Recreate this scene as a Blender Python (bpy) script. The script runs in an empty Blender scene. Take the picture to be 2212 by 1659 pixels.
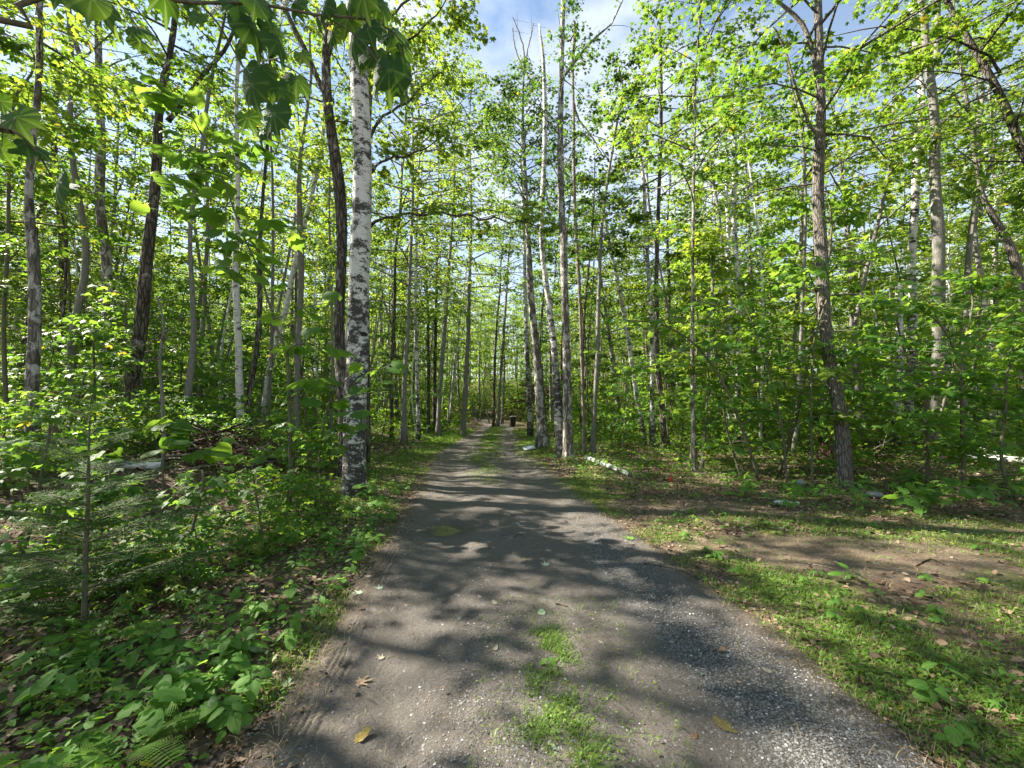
import bpy, math, random
import numpy as np
from mathutils import Vector, Matrix
R = math.radians
rng = np.random.default_rng(7)
random.seed(7)
S = bpy.context.scene
COL = S.collection

# ------------------------------------------------------------------ camera, sky, sun, exposure
CAMZ, PITCH, FPX = 1.5, R(3.8), 884.8            # photo pixel units of a 2212 x 1659 picture
cam_d = bpy.data.cameras.new('camera'); cam = bpy.data.objects.new('camera', cam_d); COL.objects.link(cam)
cam.location = (0, 0, CAMZ); cam.rotation_euler = (math.pi/2 + PITCH, 0, 0)
cam_d.sensor_width = 36; cam_d.lens = 36*FPX/2212; cam_d.clip_start = 0.05; cam_d.clip_end = 2000
S.camera = cam
SUN_AZ, SUN_EL = R(-76), R(42)                   # azimuth from +Y, to the left
sd = Vector((math.sin(SUN_AZ)*math.cos(SUN_EL), math.cos(SUN_AZ)*math.cos(SUN_EL), math.sin(SUN_EL)))
sl = bpy.data.lights.new('sun', 'SUN'); sl.energy = 5.0; sl.angle = R(0.53); sl.color = (1.0, 0.93, 0.80)
so = bpy.data.objects.new('sun', sl); COL.objects.link(so)
so.rotation_euler = sd.to_track_quat('Z', 'Y').to_euler()
W = bpy.data.worlds.new('World'); S.world = W; W.use_nodes = True
wn, wl = W.node_tree.nodes, W.node_tree.links
wn.clear()
wo = wn.new('ShaderNodeOutputWorld'); wb = wn.new('ShaderNodeBackground'); wb.inputs['Strength'].default_value = 0.058
sky = wn.new('ShaderNodeTexSky'); sky.sky_type = 'NISHITA'; sky.sun_disc = False
sky.sun_elevation = SUN_EL; sky.sun_rotation = SUN_AZ % (2*math.pi)
sky.air_density = 1.3; sky.dust_density = 0.2; sky.ozone_density = 1.0
tc = wn.new('ShaderNodeTexCoord'); sx = wn.new('ShaderNodeSeparateXYZ'); wl.new(tc.outputs['Generated'], sx.inputs[0])
az = wn.new('ShaderNodeMath'); az.operation = 'ADD'; az.inputs[1].default_value = 0.25; wl.new(sx.outputs['Z'], az.inputs[0])
dx = wn.new('ShaderNodeMath'); dx.operation = 'DIVIDE'; wl.new(sx.outputs['X'], dx.inputs[0]); wl.new(az.outputs[0], dx.inputs[1])
dy = wn.new('ShaderNodeMath'); dy.operation = 'DIVIDE'; wl.new(sx.outputs['Y'], dy.inputs[0]); wl.new(az.outputs[0], dy.inputs[1])
cx = wn.new('ShaderNodeCombineXYZ'); wl.new(dx.outputs[0], cx.inputs[0]); wl.new(dy.outputs[0], cx.inputs[1])
cx.inputs[2].default_value = 6.1
cn = wn.new('ShaderNodeTexNoise'); cn.inputs['Scale'].default_value = 1.6; cn.inputs['Detail'].default_value = 7; cn.inputs['Roughness'].default_value = 0.55
wl.new(cx.outputs[0], cn.inputs['Vector'])
cr = wn.new('ShaderNodeMapRange'); cr.inputs[1].default_value = 0.50; cr.inputs[2].default_value = 0.64; wl.new(cn.outputs[0], cr.inputs[0])
cm = wn.new('ShaderNodeMixRGB'); cm.inputs[2].default_value = (4.6, 5.0, 5.5, 1)
hz = wn.new('ShaderNodeMapRange'); hz.inputs[1].default_value = 0.0; hz.inputs[2].default_value = 0.75; hz.inputs[3].default_value = 0.65; hz.inputs[4].default_value = 0.0
wl.new(sx.outputs['Z'], hz.inputs[0]); mxm = wn.new('ShaderNodeMath'); mxm.operation = 'MAXIMUM'; wl.new(cr.outputs[0], mxm.inputs[0]); wl.new(hz.outputs[0], mxm.inputs[1])
wl.new(mxm.outputs[0], cm.inputs[0]); wl.new(sky.outputs[0], cm.inputs[1])
wl.new(cm.outputs[0], wb.inputs[0]); wl.new(wb.outputs[0], wo.inputs[0])
S.view_settings.view_transform = 'Standard'; S.view_settings.look = 'None'
S.view_settings.exposure = 2.08; S.view_settings.gamma = 1.0; S.view_settings.use_curve_mapping = False
try:
    S.cycles.use_denoising = True
    S.cycles.max_bounces = 10; S.cycles.diffuse_bounces = 6; S.cycles.glossy_bounces = 3; S.cycles.transmission_bounces = 6
    S.cycles.sample_clamp_indirect = 6; S.cycles.caustics_reflective = False; S.cycles.caustics_refractive = False
    S.cycles.use_light_tree = False
except Exception: pass

# ------------------------------------------------------------------ noise and terrain
_perm = np.random.default_rng(3).random(4096)
def vnoise(x, y, seed=0):
    x = np.asarray(x, float); y = np.asarray(y, float)
    xi = np.floor(x).astype(int); yi = np.floor(y).astype(int); fx = x-xi; fy = y-yi
    fx = fx*fx*(3-2*fx); fy = fy*fy*(3-2*fy)
    h = lambda a, b: _perm[(a*131 + b*1709 + seed*977 + (a*b)*7) % 4096]
    return (h(xi, yi)*(1-fx)+h(xi+1, yi)*fx)*(1-fy) + (h(xi, yi+1)*(1-fx)+h(xi+1, yi+1)*fx)*fy
def fbm(x, y, seed=0, o=4):
    a, s, t = 1.0, 0.0, 0.0
    for i in range(o):
        s = s + a*vnoise(x*2**i, y*2**i, seed+i*13); t += a; a *= .5
    return s/t
def sst(t): t = np.clip(t, 0, 1); return t*t*(3-2*t)
LY = [-12, 1.77, 2.9, 4.9, 7.8, 14.5, 28.5, 44, 52, 62]; LX = [-1.2, -1.23, -1.32, -1.53, -1.85, -2.75, -2.9, -3.2, -5.5, -10]
RY = [-12, 1.75, 2.76, 3.9, 5.7, 8.8, 16.4, 32, 44, 52, 62]; RX = [1.9, 1.88, 1.85, 1.75, 1.5, 1.2, .55, .45, -.1, -2.3, -6.5]
eL = lambda y: np.interp(y, LY, LX)
eR = lambda y: np.interp(y, RY, RX)
def H(x, y):
    x = np.asarray(x, float); y = np.asarray(y, float)
    dl = eL(y) - x; dr = x - eR(y)
    z = 1.0*sst((dl-1.0)/6.5)*sst((y-1.5)/6.0) + 0.10*sst(dl/0.8)*sst((y+3)/3)*0.7
    z = z + 0.30*sst((dr-4.5)/9) + 0.05*sst(dr/1.5)
    z = z + 7.5*sst((y-41)/42) + 1.2*sst((np.abs(x)-18)/30)
    off = sst(np.maximum(dl, dr)/2.0)
    z = z + off*(0.22*(fbm(x*.5, y*.5, 5)-.5) + 0.06*(fbm(x*2.2, y*2.2, 8)-.5))
    return z
def ray(u, v):
    a, b = (u-1106)/FPX, -(v-829.5)/FPX
    return np.array([a, math.cos(PITCH) - b*math.sin(PITCH), math.sin(PITCH) + b*math.cos(PITCH)])
def G(u, v):
    """photo pixel -> the point of the terrain seen there"""
    d = ray(u, v); t = np.linspace(1.0, 90, 9000)
    px, py, pz = d[0]*t, d[1]*t, CAMZ + d[2]*t
    hit = np.nonzero(pz <= H(px, py))[0]
    i = hit[0] if len(hit) else len(t)-1
    return np.array([px[i], py[i], float(H(px[i], py[i]))])
def P(u, v, Y):
    d = ray(u, v); t = Y/d[1]
    return np.array([d[0]*t, Y, CAMZ + d[2]*t])
def onG(x, y, dz=0): return np.array([x, y, float(H(x, y))+dz])

# ------------------------------------------------------------------ mesh helpers
def link(o, parent=None):
    COL.objects.link(o)
    if parent is not None: o.parent = parent
    return o
def tag(o, label=None, cat=None, group=None, kind=None):
    if label: o['label'] = label
    if cat: o['category'] = cat
    if group: o['group'] = group
    if kind: o['kind'] = kind
    return o
def thing(name, label, cat, loc=(0, 0, 0), rz=0, group=None):
    o = bpy.data.objects.new(name, None); o.empty_display_size = .1
    o.location = loc; o.rotation_euler = (0, 0, rz); link(o)
    return tag(o, label, cat, group)
def mesh(name, V, F, mat, attrs=None, smooth=False, uv=None):
    """V (n,3); F list of (m,k) int arrays"""
    if isinstance(F, np.ndarray): F = [F]
    F = [f for f in F if len(f)]
    me = bpy.data.meshes.new(name)
    V = np.asarray(V, dtype=np.float32)
    me.vertices.add(len(V)); me.vertices.foreach_set('co', V.ravel())
    tot = np.concatenate([np.full(len(f), f.shape[1], dtype=np.int32) for f in F])
    idx = np.concatenate([np.asarray(f, dtype=np.int32).ravel() for f in F])
    st = np.zeros(len(tot), dtype=np.int32); st[1:] = np.cumsum(tot)[:-1]
    me.loops.add(len(idx)); me.loops.foreach_set('vertex_index', idx)
    me.polygons.add(len(tot)); me.polygons.foreach_set('loop_start', st)
    try: me.polygons.foreach_set('loop_total', tot)
    except Exception: pass
    if smooth: me.polygons.foreach_set('use_smooth', np.ones(len(tot), dtype=bool))
    for k, a in (attrs or {}).items():
        at = me.attributes.new(k, 'FLOAT', 'POINT'); at.data.foreach_set('value', np.asarray(a, dtype=np.float32))
    me.update(calc_edges=True); me.validate()
    me.materials.append(mat)
    return me
def obj(name, me, parent=None, loc=None):
    o = bpy.data.objects.new(name, me); link(o, parent)
    if loc is not None: o.location = loc
    return o
class MB:
    """collects pieces and makes ONE mesh"""
    def __init__(s): s.V = []; s.F = {}; s.n = 0; s.A = []
    def add(s, V, F, a=0.5):
        V = np.asarray(V, float); s.V.append(V)
        if isinstance(F, np.ndarray): F = [F]
        for f in F: s.F.setdefault(f.shape[1], []).append(f + s.n)
        s.n += len(V); s.A.append(np.broadcast_to(np.asarray(a, float), (len(V),)))
    def tube(s, pts, rad, sides=8, a=0.5, wob=0.0, cap=True, seed=0):
        pts = np.asarray(pts, float); rad = np.asarray(rad, float); n = len(pts)
        T = np.gradient(pts, axis=0); T /= np.linalg.norm(T, axis=1)[:, None] + 1e-9
        ref = np.array([0.0, 1.0, 0.0]) if abs(T[:, 1]).mean() < .8 else np.array([1.0, 0, 0])
        A = np.cross(T, ref); A /= np.linalg.norm(A, axis=1)[:, None] + 1e-9
        B = np.cross(T, A)
        th = np.linspace(0, 2*np.pi, sides, endpoint=False)
        rr = rad[:, None]*np.ones((1, sides))
        if wob:
            rr = rr*(1 + wob*(vnoise(np.cos(th)[None, :]*1.6 + seed*3.1 + 9, np.sin(th)[None, :]*1.6 + np.arange(n)[:, None]*.35 + 50)*2-1))
        V = pts[:, None, :] + rr[..., None]*(np.cos(th)[None, :, None]*A[:, None, :] + np.sin(th)[None, :, None]*B[:, None, :])
        i = np.arange(n-1)[:, None]; j = np.arange(sides)[None, :]; jn = (j+1) % sides
        F = np.stack([i*sides+j, i*sides+jn, (i+1)*sides+jn, (i+1)*sides+j], -1).reshape(-1, 4)
        Fs = [F]
        if cap:
            Fs.append(np.arange(sides)[None, ::-1].copy()); Fs.append(((n-1)*sides+np.arange(sides))[None, :])
        s.add(V.reshape(-1, 3), Fs, a)
    def box(s, x0, x1, y0, y1, z0, z1, a=.5):
        V = [(x, y, z) for z in (z0, z1) for y in (y0, y1) for x in (x0, x1)]
        F = np.array([(0, 2, 3, 1), (4, 5, 7, 6), (0, 1, 5, 4), (2, 6, 7, 3), (0, 4, 6, 2), (1, 3, 7, 5)])
        s.add(V, F, a)
    def build(s, name, mat, smooth=True, attr='rnd'):
        V = np.concatenate(s.V); F = [np.concatenate(f) for f in s.F.values()]
        return mesh(name, V, F, mat, {attr: np.concatenate(s.A)}, smooth)
def scatter(TV, TF, pos, X, Y, Z, size):
    """template copies as one array: TV (k,3), frames X,Y,Z (n,3), size (n,) or (n,3)"""
    n, k = len(pos), len(TV)
    size = np.asarray(size, float)
    if size.ndim == 1: size = np.repeat(size[:, None], 3, 1)
    q = TV[None]*size[:, None, :]
    V = pos[:, None, :] + q[..., 0:1]*X[:, None] + q[..., 1:2]*Y[:, None] + q[..., 2:3]*Z[:, None]
    F = [(f[None] + (np.arange(n)*k)[:, None, None]).reshape(-1, f.shape[1]) for f in ([TF] if isinstance(TF, np.ndarray) else TF)]
    return V.reshape(-1, 3), F
def nrm(a): return a/(np.linalg.norm(a, axis=-1, keepdims=True)+1e-9)
def frames(tip, up):
    Y = nrm(tip); X = nrm(np.cross(Y, up)); Z = np.cross(X, Y)
    return X, Y, Z

# leaf templates: base at the origin, tip along +y, z is the upper side, unit length
def lobed(lobes):
    V = [(0, 0, 0)]; F = []
    for ang, ln, wd, dr in lobes:
        c, s_ = math.sin(R(ang)), math.cos(R(ang))
        m = .52*ln
        for (l, w, z) in ((m, -wd, .0), (ln, 0, -dr), (m, wd, .0)):
            V.append((c*l + s_*w, s_*l - c*w + .02, z))
        b = len(V)-3; F.append((0, b, b+1, b+2))
    return np.array(V, float), np.array(F)
T_MAPLE = lobed([(0, 1.0, .21, .16), (44, .84, .19, .2), (-44, .84, .19, .2), (96, .52, .15, .16), (-96, .52, .15, .16)])
T_THREE = lobed([(0, 1.0, .26, .14), (58, .72, .22, .18), (-58, .72, .22, .18)])
T_KITE = (np.array([(0, 0, 0), (.36, .42, -.07), (0, 1, -.12), (-.36, .42, -.07)], float), np.array([(0, 1, 2), (0, 2, 3)]))
T_OVAL = (np.array([(0, 0, 0), (.24, .2, .03), (.30, .48, .03), (.14, .82, -.04), (0, 1, -.12), (-.14, .82, -.04), (-.30, .48, .03), (-.24, .2, .03), (0, .5, -.02)], float),
          np.array([(0, 1, 8), (1, 2, 8), (2, 3, 8), (3, 4, 8), (4, 5, 8), (5, 6, 8), (6, 7, 8), (7, 0, 8)]))

# ------------------------------------------------------------------ materials
class NT:
    def __init__(s, name):
        s.m = bpy.data.materials.new(name); s.m.use_nodes = True; s.t = s.m.node_tree; s.t.nodes.clear()
        s.out = s.t.nodes.new('ShaderNodeOutputMaterial')
    def n(s, typ, **kw):
        nd = s.t.nodes.new(typ)
        for k, v in kw.items():
            if k.startswith('i_'): 
                key = k[2:].replace('_', ' ')
                nd.inputs[key].default_value = v
            elif k.startswith('n_'): nd.inputs[int(k[2:])].default_value = v
            else: setattr(nd, k, v)
        return nd
    def l(s, a, b): s.t.links.new(a, b)
    def coord(s, scale=(1, 1, 1), kind='Object'):
        c = s.n('ShaderNodeTexCoord'); m = s.n('ShaderNodeMapping'); m.inputs['Scale'].default_value = scale
        s.l(c.outputs[kind], m.inputs[0]); return m.outputs[0]
    def noise(s, vec, scale, det=4, rough=.55, dist=0):
        nd = s.n('ShaderNodeTexNoise'); nd.inputs['Scale'].default_value = scale; nd.inputs['Detail'].default_value = det
        nd.inputs['Roughness'].default_value = rough; nd.inputs['Distortion'].default_value = dist
        if vec is not None: s.l(vec, nd.inputs['Vector'])
        return nd.outputs[0]
    def rng(s, val, a, b, c=0, d=1):
        nd = s.n('ShaderNodeMapRange', n_1=a, n_2=b, n_3=c, n_4=d); s.l(val, nd.inputs[0]); return nd.outputs[0]
    def mix(s, f, a, b):
        nd = s.n('ShaderNodeMixRGB')
        for k, v in ((0, f), (1, a), (2, b)):
            if isinstance(v, (int, float)): nd.inputs[k].default_value = v
            elif isinstance(v, tuple): nd.inputs[k].default_value = (*v, 1)
            else: s.l(v, nd.inputs[k])
        return nd.outputs[0]
    def math(s, op, a, b=0.0):
        nd = s.n('ShaderNodeMath', operation=op)
        for k, v in ((0, a), (1, b)):
            if isinstance(v, (int, float)): nd.inputs[k].default_value = v
            else: s.l(v, nd.inputs[k])
        return nd.outputs[0]
    def attr(s, name): return s.n('ShaderNodeAttribute', attribute_name=name).outputs['Fac']
    def bump(s, h, dist, strength=1.0, prev=None):
        nd = s.n('ShaderNodeBump', n_0=strength); nd.inputs['Distance'].default_value = dist; s.l(h, nd.inputs['Height'])
        if prev is not None: s.l(prev, nd.inputs['Normal'])
        return nd.outputs[0]
    def principled(s, col, rough=.7, nor=None, spec=.5):
        p = s.n('ShaderNodeBsdfPrincipled')
        for key, v in (('Base Color', col), ('Roughness', rough), ('Specular IOR Level', spec)):
            if isinstance(v, tuple): p.inputs[key].default_value = (*v, 1)
            elif isinstance(v, (int, float)): p.inputs[key].default_value = v
            else: s.l(v, p.inputs[key])
        if nor is not None: s.l(nor, p.inputs['Normal'])
        return p
    def done(s, shader): s.l(shader, s.out.inputs[0]); return s.m

def leaf_mat(name, dark, light, tr_dark, tr_light, tr=.45, rough=.5, spec=.25, vein=False, obrnd=.5):
    t = NT(name)
    r = t.attr('rnd'); oi = t.n('ShaderNodeObjectInfo').outputs['Random']
    f = t.math('ADD', t.math('MULTIPLY', r, 1-obrnd), t.math('MULTIPLY', oi, obrnd))
    c = t.mix(f, dark, light); c2 = t.mix(f, tr_dark, tr_light)
    # a few yellowed leaves
    yel = t.rng(r, .975, .99); c = t.mix(yel, c, (.22, .22, .03)); c2 = t.mix(yel, c2, (.6, .5, .05))
    nor = None
    if vein:
        v = t.attr('vein'); c = t.mix(t.math('MULTIPLY', v, .6), c, (.17, .26, .07)); c2 = t.mix(t.math('MULTIPLY', v, .5), c2, (.55, .68, .18))
        nz = t.noise(t.coord((1, 1, 1)), 60, 3); c = t.mix(t.rng(nz, .35, .75, 0, .35), c, dark); nor = t.bump(nz, .002, .6)
    p = t.principled(c, rough, nor, spec)
    tb = t.n('ShaderNodeBsdfTranslucent'); t.l(c2, tb.inputs[0])
    mx = t.n('ShaderNodeMixShader', n_0=tr); t.l(p.outputs[0], mx.inputs[1]); t.l(tb.outputs[0], mx.inputs[2])
    return t.done(mx.outputs[0])
M = {}
M['canopy'] = leaf_mat('canopy_leaf', (.028, .075, .012), (.092, .145, .026), (.12, .29, .02), (.50, .62, .06), .48)
M['canopy2'] = leaf_mat('deep_canopy_leaf', (.018, .052, .012), (.055, .105, .02), (.07, .20, .02), (.36, .50, .05), .42)
M['sapling'] = leaf_mat('sapling_leaf', (.035, .11, .016), (.09, .175, .03), (.13, .33, .03), (.45, .62, .06), .47)
M['hero'] = leaf_mat('broad_leaf', (.016, .055, .010), (.035, .095, .014), (.05, .17, .008), (.26, .42, .02), .26, .6, .2, vein=True)
M['herb'] = leaf_mat('herb_leaf', (.06, .15, .025), (.13, .26, .04), (.22, .45, .04), (.48, .66, .07), .42, .55, .2, vein=False)
M['herbv'] = leaf_mat('herb_leaf_veined', (.055, .15, .025), (.12, .25, .04), (.20, .44, .04), (.46, .66, .07), .40, .55, .2, vein=True)
M['yellowherb'] = leaf_mat('pale_herb_leaf', (.16, .26, .04), (.26, .34, .06), (.40, .55, .08), (.60, .70, .12), .4, .5, .35)
M['grass'] = leaf_mat('grass_blade', (.07, .15, .018), (.17, .25, .05), (.22, .36, .03), (.48, .58, .10), .35, .5, .3)
M['fir'] = leaf_mat('fir_needle', (.02, .075, .016), (.05, .135, .022), (.08, .24, .02), (.20, .38, .04), .36, .6, .15)
M['fern'] = leaf_mat('fern_frond', (.08, .18, .03), (.15, .28, .04), (.25, .45, .04), (.5, .66, .08), .42, .5, .35)

def litter_mat():
    t = NT('dead_leaf'); r = t.attr('rnd')
    cr_ = t.n('ShaderNodeValToRGB'); e = cr_.color_ramp.elements
    e[0].color = (.045, .028, .018, 1); e[1].color = (.34, .26, .19, 1); e[1].position = 1
    a = cr_.color_ramp.elements.new(.45); a.color = (.15, .095, .06, 1)
    a = cr_.color_ramp.elements.new(.8); a.color = (.26, .18, .12, 1)
    t.l(r, cr_.inputs[0]); p = t.principled(cr_.outputs[0], .7, None, .3)
    tb = t.n('ShaderNodeBsdfTranslucent'); t.l(cr_.outputs[0], tb.inputs[0])
    mx = t.n('ShaderNodeMixShader', n_0=.12); t.l(p.outputs[0], mx.inputs[1]); t.l(tb.outputs[0], mx.inputs[2])
    return t.done(mx.outputs[0])
M['litter'] = litter_mat()
def plain(name, col, rough=.7, spec=.3, col2=None, sc=20, bump=0):
    t = NT(name); c = col; nor = None
    if col2: 
        nz = t.noise(t.coord(), sc, 5); c = t.mix(t.rng(nz, .3, .7), col, col2)
        if bump: nor = t.bump(nz, bump)
    return t.done(t.principled(c, rough, nor, spec).outputs[0])

def birch_mat(name, dirt=0.5, base_h=1.6, white=(.60, .585, .55)):
    t = NT(name)
    co = t.coord(); xyz = t.n('ShaderNodeSeparateXYZ'); t.l(co, xyz.inputs[0]); z = xyz.outputs['Z']
    hs = t.coord((3.2, 3.2, 26)); fine = t.noise(hs, 1.6, 6, .65)
    big = t.noise(t.coord((3.0, 3.0, 5.5)), 1.5, 8, .68, .3)
    rag = t.noise(t.coord((9, 9, 12)), 3.0, 8, .75, .6)
    c = t.mix(t.rng(t.noise(t.coord((2, 2, 3)), 2, 3), .3, .7), white, (.60, .57, .52))
    c = t.mix(t.rng(fine, .58, .66, 0, .9), c, (.10, .09, .085))
    hfac = t.rng(z, 0, base_h*2.0, .062, 0.0)               # rougher dark bark near the foot
    low = t.noise(t.coord((1.6, 1.6, 1.1)), 1.0, 3); lim = t.math('ADD', t.math('MULTIPLY', rag, .38), t.math('MULTIPLY', big, .50)); lim = t.math('ADD', lim, t.math('MULTIPLY', low, .22))
    lim = t.math('ADD', lim, hfac)
    dk = t.rng(lim, .600-.055*dirt, .615-.055*dirt)
    c = t.mix(dk, c, t.mix(t.rng(rag, .35, .6), (.02, .018, .016), (.11, .10, .09)))
    knot = t.n('ShaderNodeTexVoronoi'); knot.inputs['Scale'].default_value = 1.3; t.l(t.coord((1, 1, 2.2)), knot.inputs[0])
    c = t.mix(t.rng(knot.outputs['Distance'], .10, .15, 1, 0), c, (.03, .027, .025))
    h = t.math('ADD', t.math('MULTIPLY', fine, .5), t.math('MULTIPLY', t.math('MULTIPLY', rag, dk), 2.0))
    return t.done(t.principled(c, .75, t.bump(h, .018), .3).outputs[0])
def bark_mat(name, a, b, lichen=None, lf=.55, sc=1.0, bump=.03, furrow=1.0):
    t = NT(name)
    v = t.noise(t.coord((16*sc, 16*sc, 2.6*sc)), 1.4, 8, .72, .5)
    vv = t.n('ShaderNodeTexVoronoi'); vv.feature = 'DISTANCE_TO_EDGE'; vv.inputs['Scale'].default_value = 1.0
    wob = t.n('ShaderNodeMixRGB', blend_type='ADD'); wob.inputs[0].default_value = .35
    cc = t.coord((15*sc, 15*sc, 2.6*sc)); nz = t.n('ShaderNodeTexNoise'); nz.inputs['Scale'].default_value = 1.2; t.l(cc, nz.inputs[0])
    t.l(cc, wob.inputs[1]); t.l(nz.outputs['Color'], wob.inputs[2]); t.l(wob.outputs[0], vv.inputs[0])
    crack = t.rng(vv.outputs['Distance'], 0.0, .16, 0, 1)
    c = t.mix(t.rng(v, .35, .68), a, b)
    c = t.mix(t.math('MULTIPLY', t.rng(crack, 0, 1, .85, 0), furrow), c, tuple(x*.25 for x in a))
    pat = t.noise(t.coord((2.5, 2.5, 1.6)), 1.7, 9, .72, .6)
    if lichen: c = t.mix(t.rng(pat, lf, lf+.05, 0, .85), c, lichen)
    moss = t.noise(t.coord((1.2, 1.2, 1)), 2.3, 6, .7); c = t.mix(t.rng(moss, .62, .72, 0, .45), c, (.09, .11, .04))
    h = t.math('ADD', t.math('MULTIPLY', crack, furrow), v)
    return t.done(t.principled(c, .9, t.bump(h, bump), .2).outputs[0])
M['birch'] = birch_mat('birch_bark', .45)
M['birchhero'] = birch_mat('big_birch_bark', .55, 2.4, (.58, .56, .53))
M['birchdark'] = birch_mat('rough_birch_bark', .62, 3.0)
M['birchclean'] = birch_mat('clean_birch_bark', -.1, .8)
M['dark'] = bark_mat('dark_bark', (.07, .058, .046), (.21, .18, .15), (.36, .35, .32), .57)
M['mottled'] = bark_mat('mottled_bark', (.09, .077, .062), (.25, .22, .185), (.52, .50, .46), .50, furrow=.6)
M['grey'] = bark_mat('grey_bark', (.135, .128, .108), (.27, .255, .225), (.38, .38, .35), .60, 1.6, .012, .25)
M['tan'] = bark_mat('tan_furrowed_bark', (.15, .13, .11), (.31, .28, .245), (.25, .24, .225), .66, 1.9, .03, .8)
M['dead'] = bark_mat('dead_wood', (.16, .125, .10), (.36, .31, .26), None, .5, 1.5, .02, .5)
M['rot'] = bark_mat('rotten_wood', (.06, .035, .02), (.20, .12, .07), None, .5, 1.2, .05, 1.0)
M['stem'] = plain('sapling_stem', (.07, .065, .04), .8, .2, (.16, .15, .10), 40)
M['greenstem'] = plain('green_stem', (.10, .18, .05), .6, .3)

def ground_mat():
    t = NT('forest_floor')
    co = t.coord(kind='Object')
    vor = t.n('ShaderNodeTexVoronoi'); vor.inputs['Scale'].default_value = 17; vor.inputs['Randomness'].default_value = 1
    wv = t.n('ShaderNodeMixRGB', blend_type='ADD'); wv.inputs[0].default_value = .06
    nz = t.n('ShaderNodeTexNoise'); nz.inputs['Scale'].default_value = 11; t.l(co, nz.inputs[0]); t.l(co, wv.inputs[1]); t.l(nz.outputs['Color'], wv.inputs[2])
    t.l(wv.outputs[0], vor.inputs[0])
    sp = t.n('ShaderNodeSeparateXYZ'); t.l(vor.outputs['Color'], sp.inputs[0])
    c = t.mix(sp.outputs[0], (.05, .032, .02), (.20, .14, .095))
    c = t.mix(t.rng(sp.outputs[1], .8, .95), c, (.30, .24, .18))
    c = t.mix(t.rng(vor.outputs['Distance'], .35, .7, 0, .7), c, (.03, .02, .014))
    fine = t.noise(co, 90, 5, .7); soil = t.mix(t.rng(fine, .3, .7), (.075, .05, .034), (.15, .105, .075))
    c = t.mix(t.rng(t.noise(co, 2.2, 5), .45, .6), c, soil)
    grn = t.noise(co, 1.3, 6, .65); g = t.mix(t.noise(co, 30, 3), (.03, .07, .012), (.10, .16, .03))
    c = t.mix(t.rng(grn, .48, .62, 0, .55), c, g)
    bare = t.attr('bare'); dirt = t.mix(t.rng(t.noise(co, 45, 6, .7), .35, .65), (.085, .06, .04), (.21, .16, .115))
    dirt = t.mix(t.rng(t.noise(co, 3, 5), .45, .65, 0, .6), dirt, (.10, .085, .06))
    bm = t.rng(t.math('ADD', bare, t.math('MULTIPLY', t.math('SUBTRACT', t.noise(co, 7, 5, .7), .5), .9)), .40, .62)
    c = t.mix(bm, c, dirt)
    h = t.math('ADD', t.math('MULTIPLY', sp.outputs[2], .6), fine)
    return t.done(t.principled(c, .9, t.bump(h, .012), .2).outputs[0])
def road_mat():
    t = NT('packed_gravel'); co = t.coord(kind='Object')
    n1 = t.noise(co, 1.4, 6, .6); n2 = t.noise(co, 14, 6, .7); n3 = t.noise(co, 120, 4, .7)
    c = t.mix(t.rng(n1, .38, .62), (.100, .083, .071), (.152, .130, .112))
    c = t.mix(t.rng(n2, .42, .62, 0, .6), c, (.085, .07, .055))
    c = t.mix(t.rng(n3, .35, .65, 0, .75), c, (.185, .168, .152)); n4 = t.noise(co, 48, 5, .75); c = t.mix(t.rng(n4, .55, .68, 0, .7), c, (.06, .052, .044))
    rut = t.attr('rut'); c = t.mix(t.math('MULTIPLY', rut, .45), c, (.125, .113, .10))
    v = t.n('ShaderNodeTexVoronoi'); v.inputs['Scale'].default_value = 85; t.l(co, v.inputs[0])
    sp = t.n('ShaderNodeSeparateXYZ'); t.l(v.outputs['Color'], sp.inputs[0])
    peb = t.math('MULTIPLY', t.rng(sp.outputs[0], .72, .80), t.rng(v.outputs['Distance'], .32, .42, 1, 0))
    gr = t.attr('gravel'); pm = t.math('MULTIPLY', peb, t.rng(gr, 0, 1, .45, 1))
    c = t.mix(pm, c, t.mix(sp.outputs[1], (.13, .125, .12), (.32, .31, .30)))
    v2 = t.n('ShaderNodeTexVoronoi'); v2.inputs['Scale'].default_value = 62; t.l(co, v2.inputs[0])
    s2 = t.n('ShaderNodeSeparateXYZ'); t.l(v2.outputs['Color'], s2.inputs[0])
    st = t.mix(s2.outputs[0], (.12, .118, .115), (.31, .305, .30)); st = t.mix(t.rng(v2.outputs['Distance'], .3, .6), st, (.09, .08, .07))
    c = t.mix(t.rng(t.math('ADD', gr, t.math('MULTIPLY', t.math('SUBTRACT', n2, .5), .8)), .45, .8), c, st)
    soil = t.attr('soil'); c = t.mix(t.rng(t.math('ADD', soil, t.math('MULTIPLY', t.math('SUBTRACT', n2, .5), .6)), .3, .8, 0, .8), c, (.10, .075, .052))
    wet = t.attr('wet'); c = t.mix(t.math('MULTIPLY', wet, .75), c, (.05, .042, .032))
    tr = t.attr('tread'); h = t.math('ADD', t.math('MULTIPLY', n3, .4), t.math('MULTIPLY', pm, .8))
    h = t.math('ADD', h, t.math('MULTIPLY', t.rng(v2.outputs['Distance'], 0, .5, 1, 0), t.math('MULTIPLY', gr, 1.4)))
    nor = t.bump(h, .014); nor = t.bump(n2, .06, .9, nor); nor = t.bump(n4, .012, .8, nor)
    c = t.mix(t.math('MULTIPLY', tr, .6), c, (.05, .042, .035))
    return t.done(t.principled(c, t.rng(wet, 0, 1, .88, .3), nor, .25).outputs[0])
M['ground'] = ground_mat(); M['road'] = road_mat()

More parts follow.
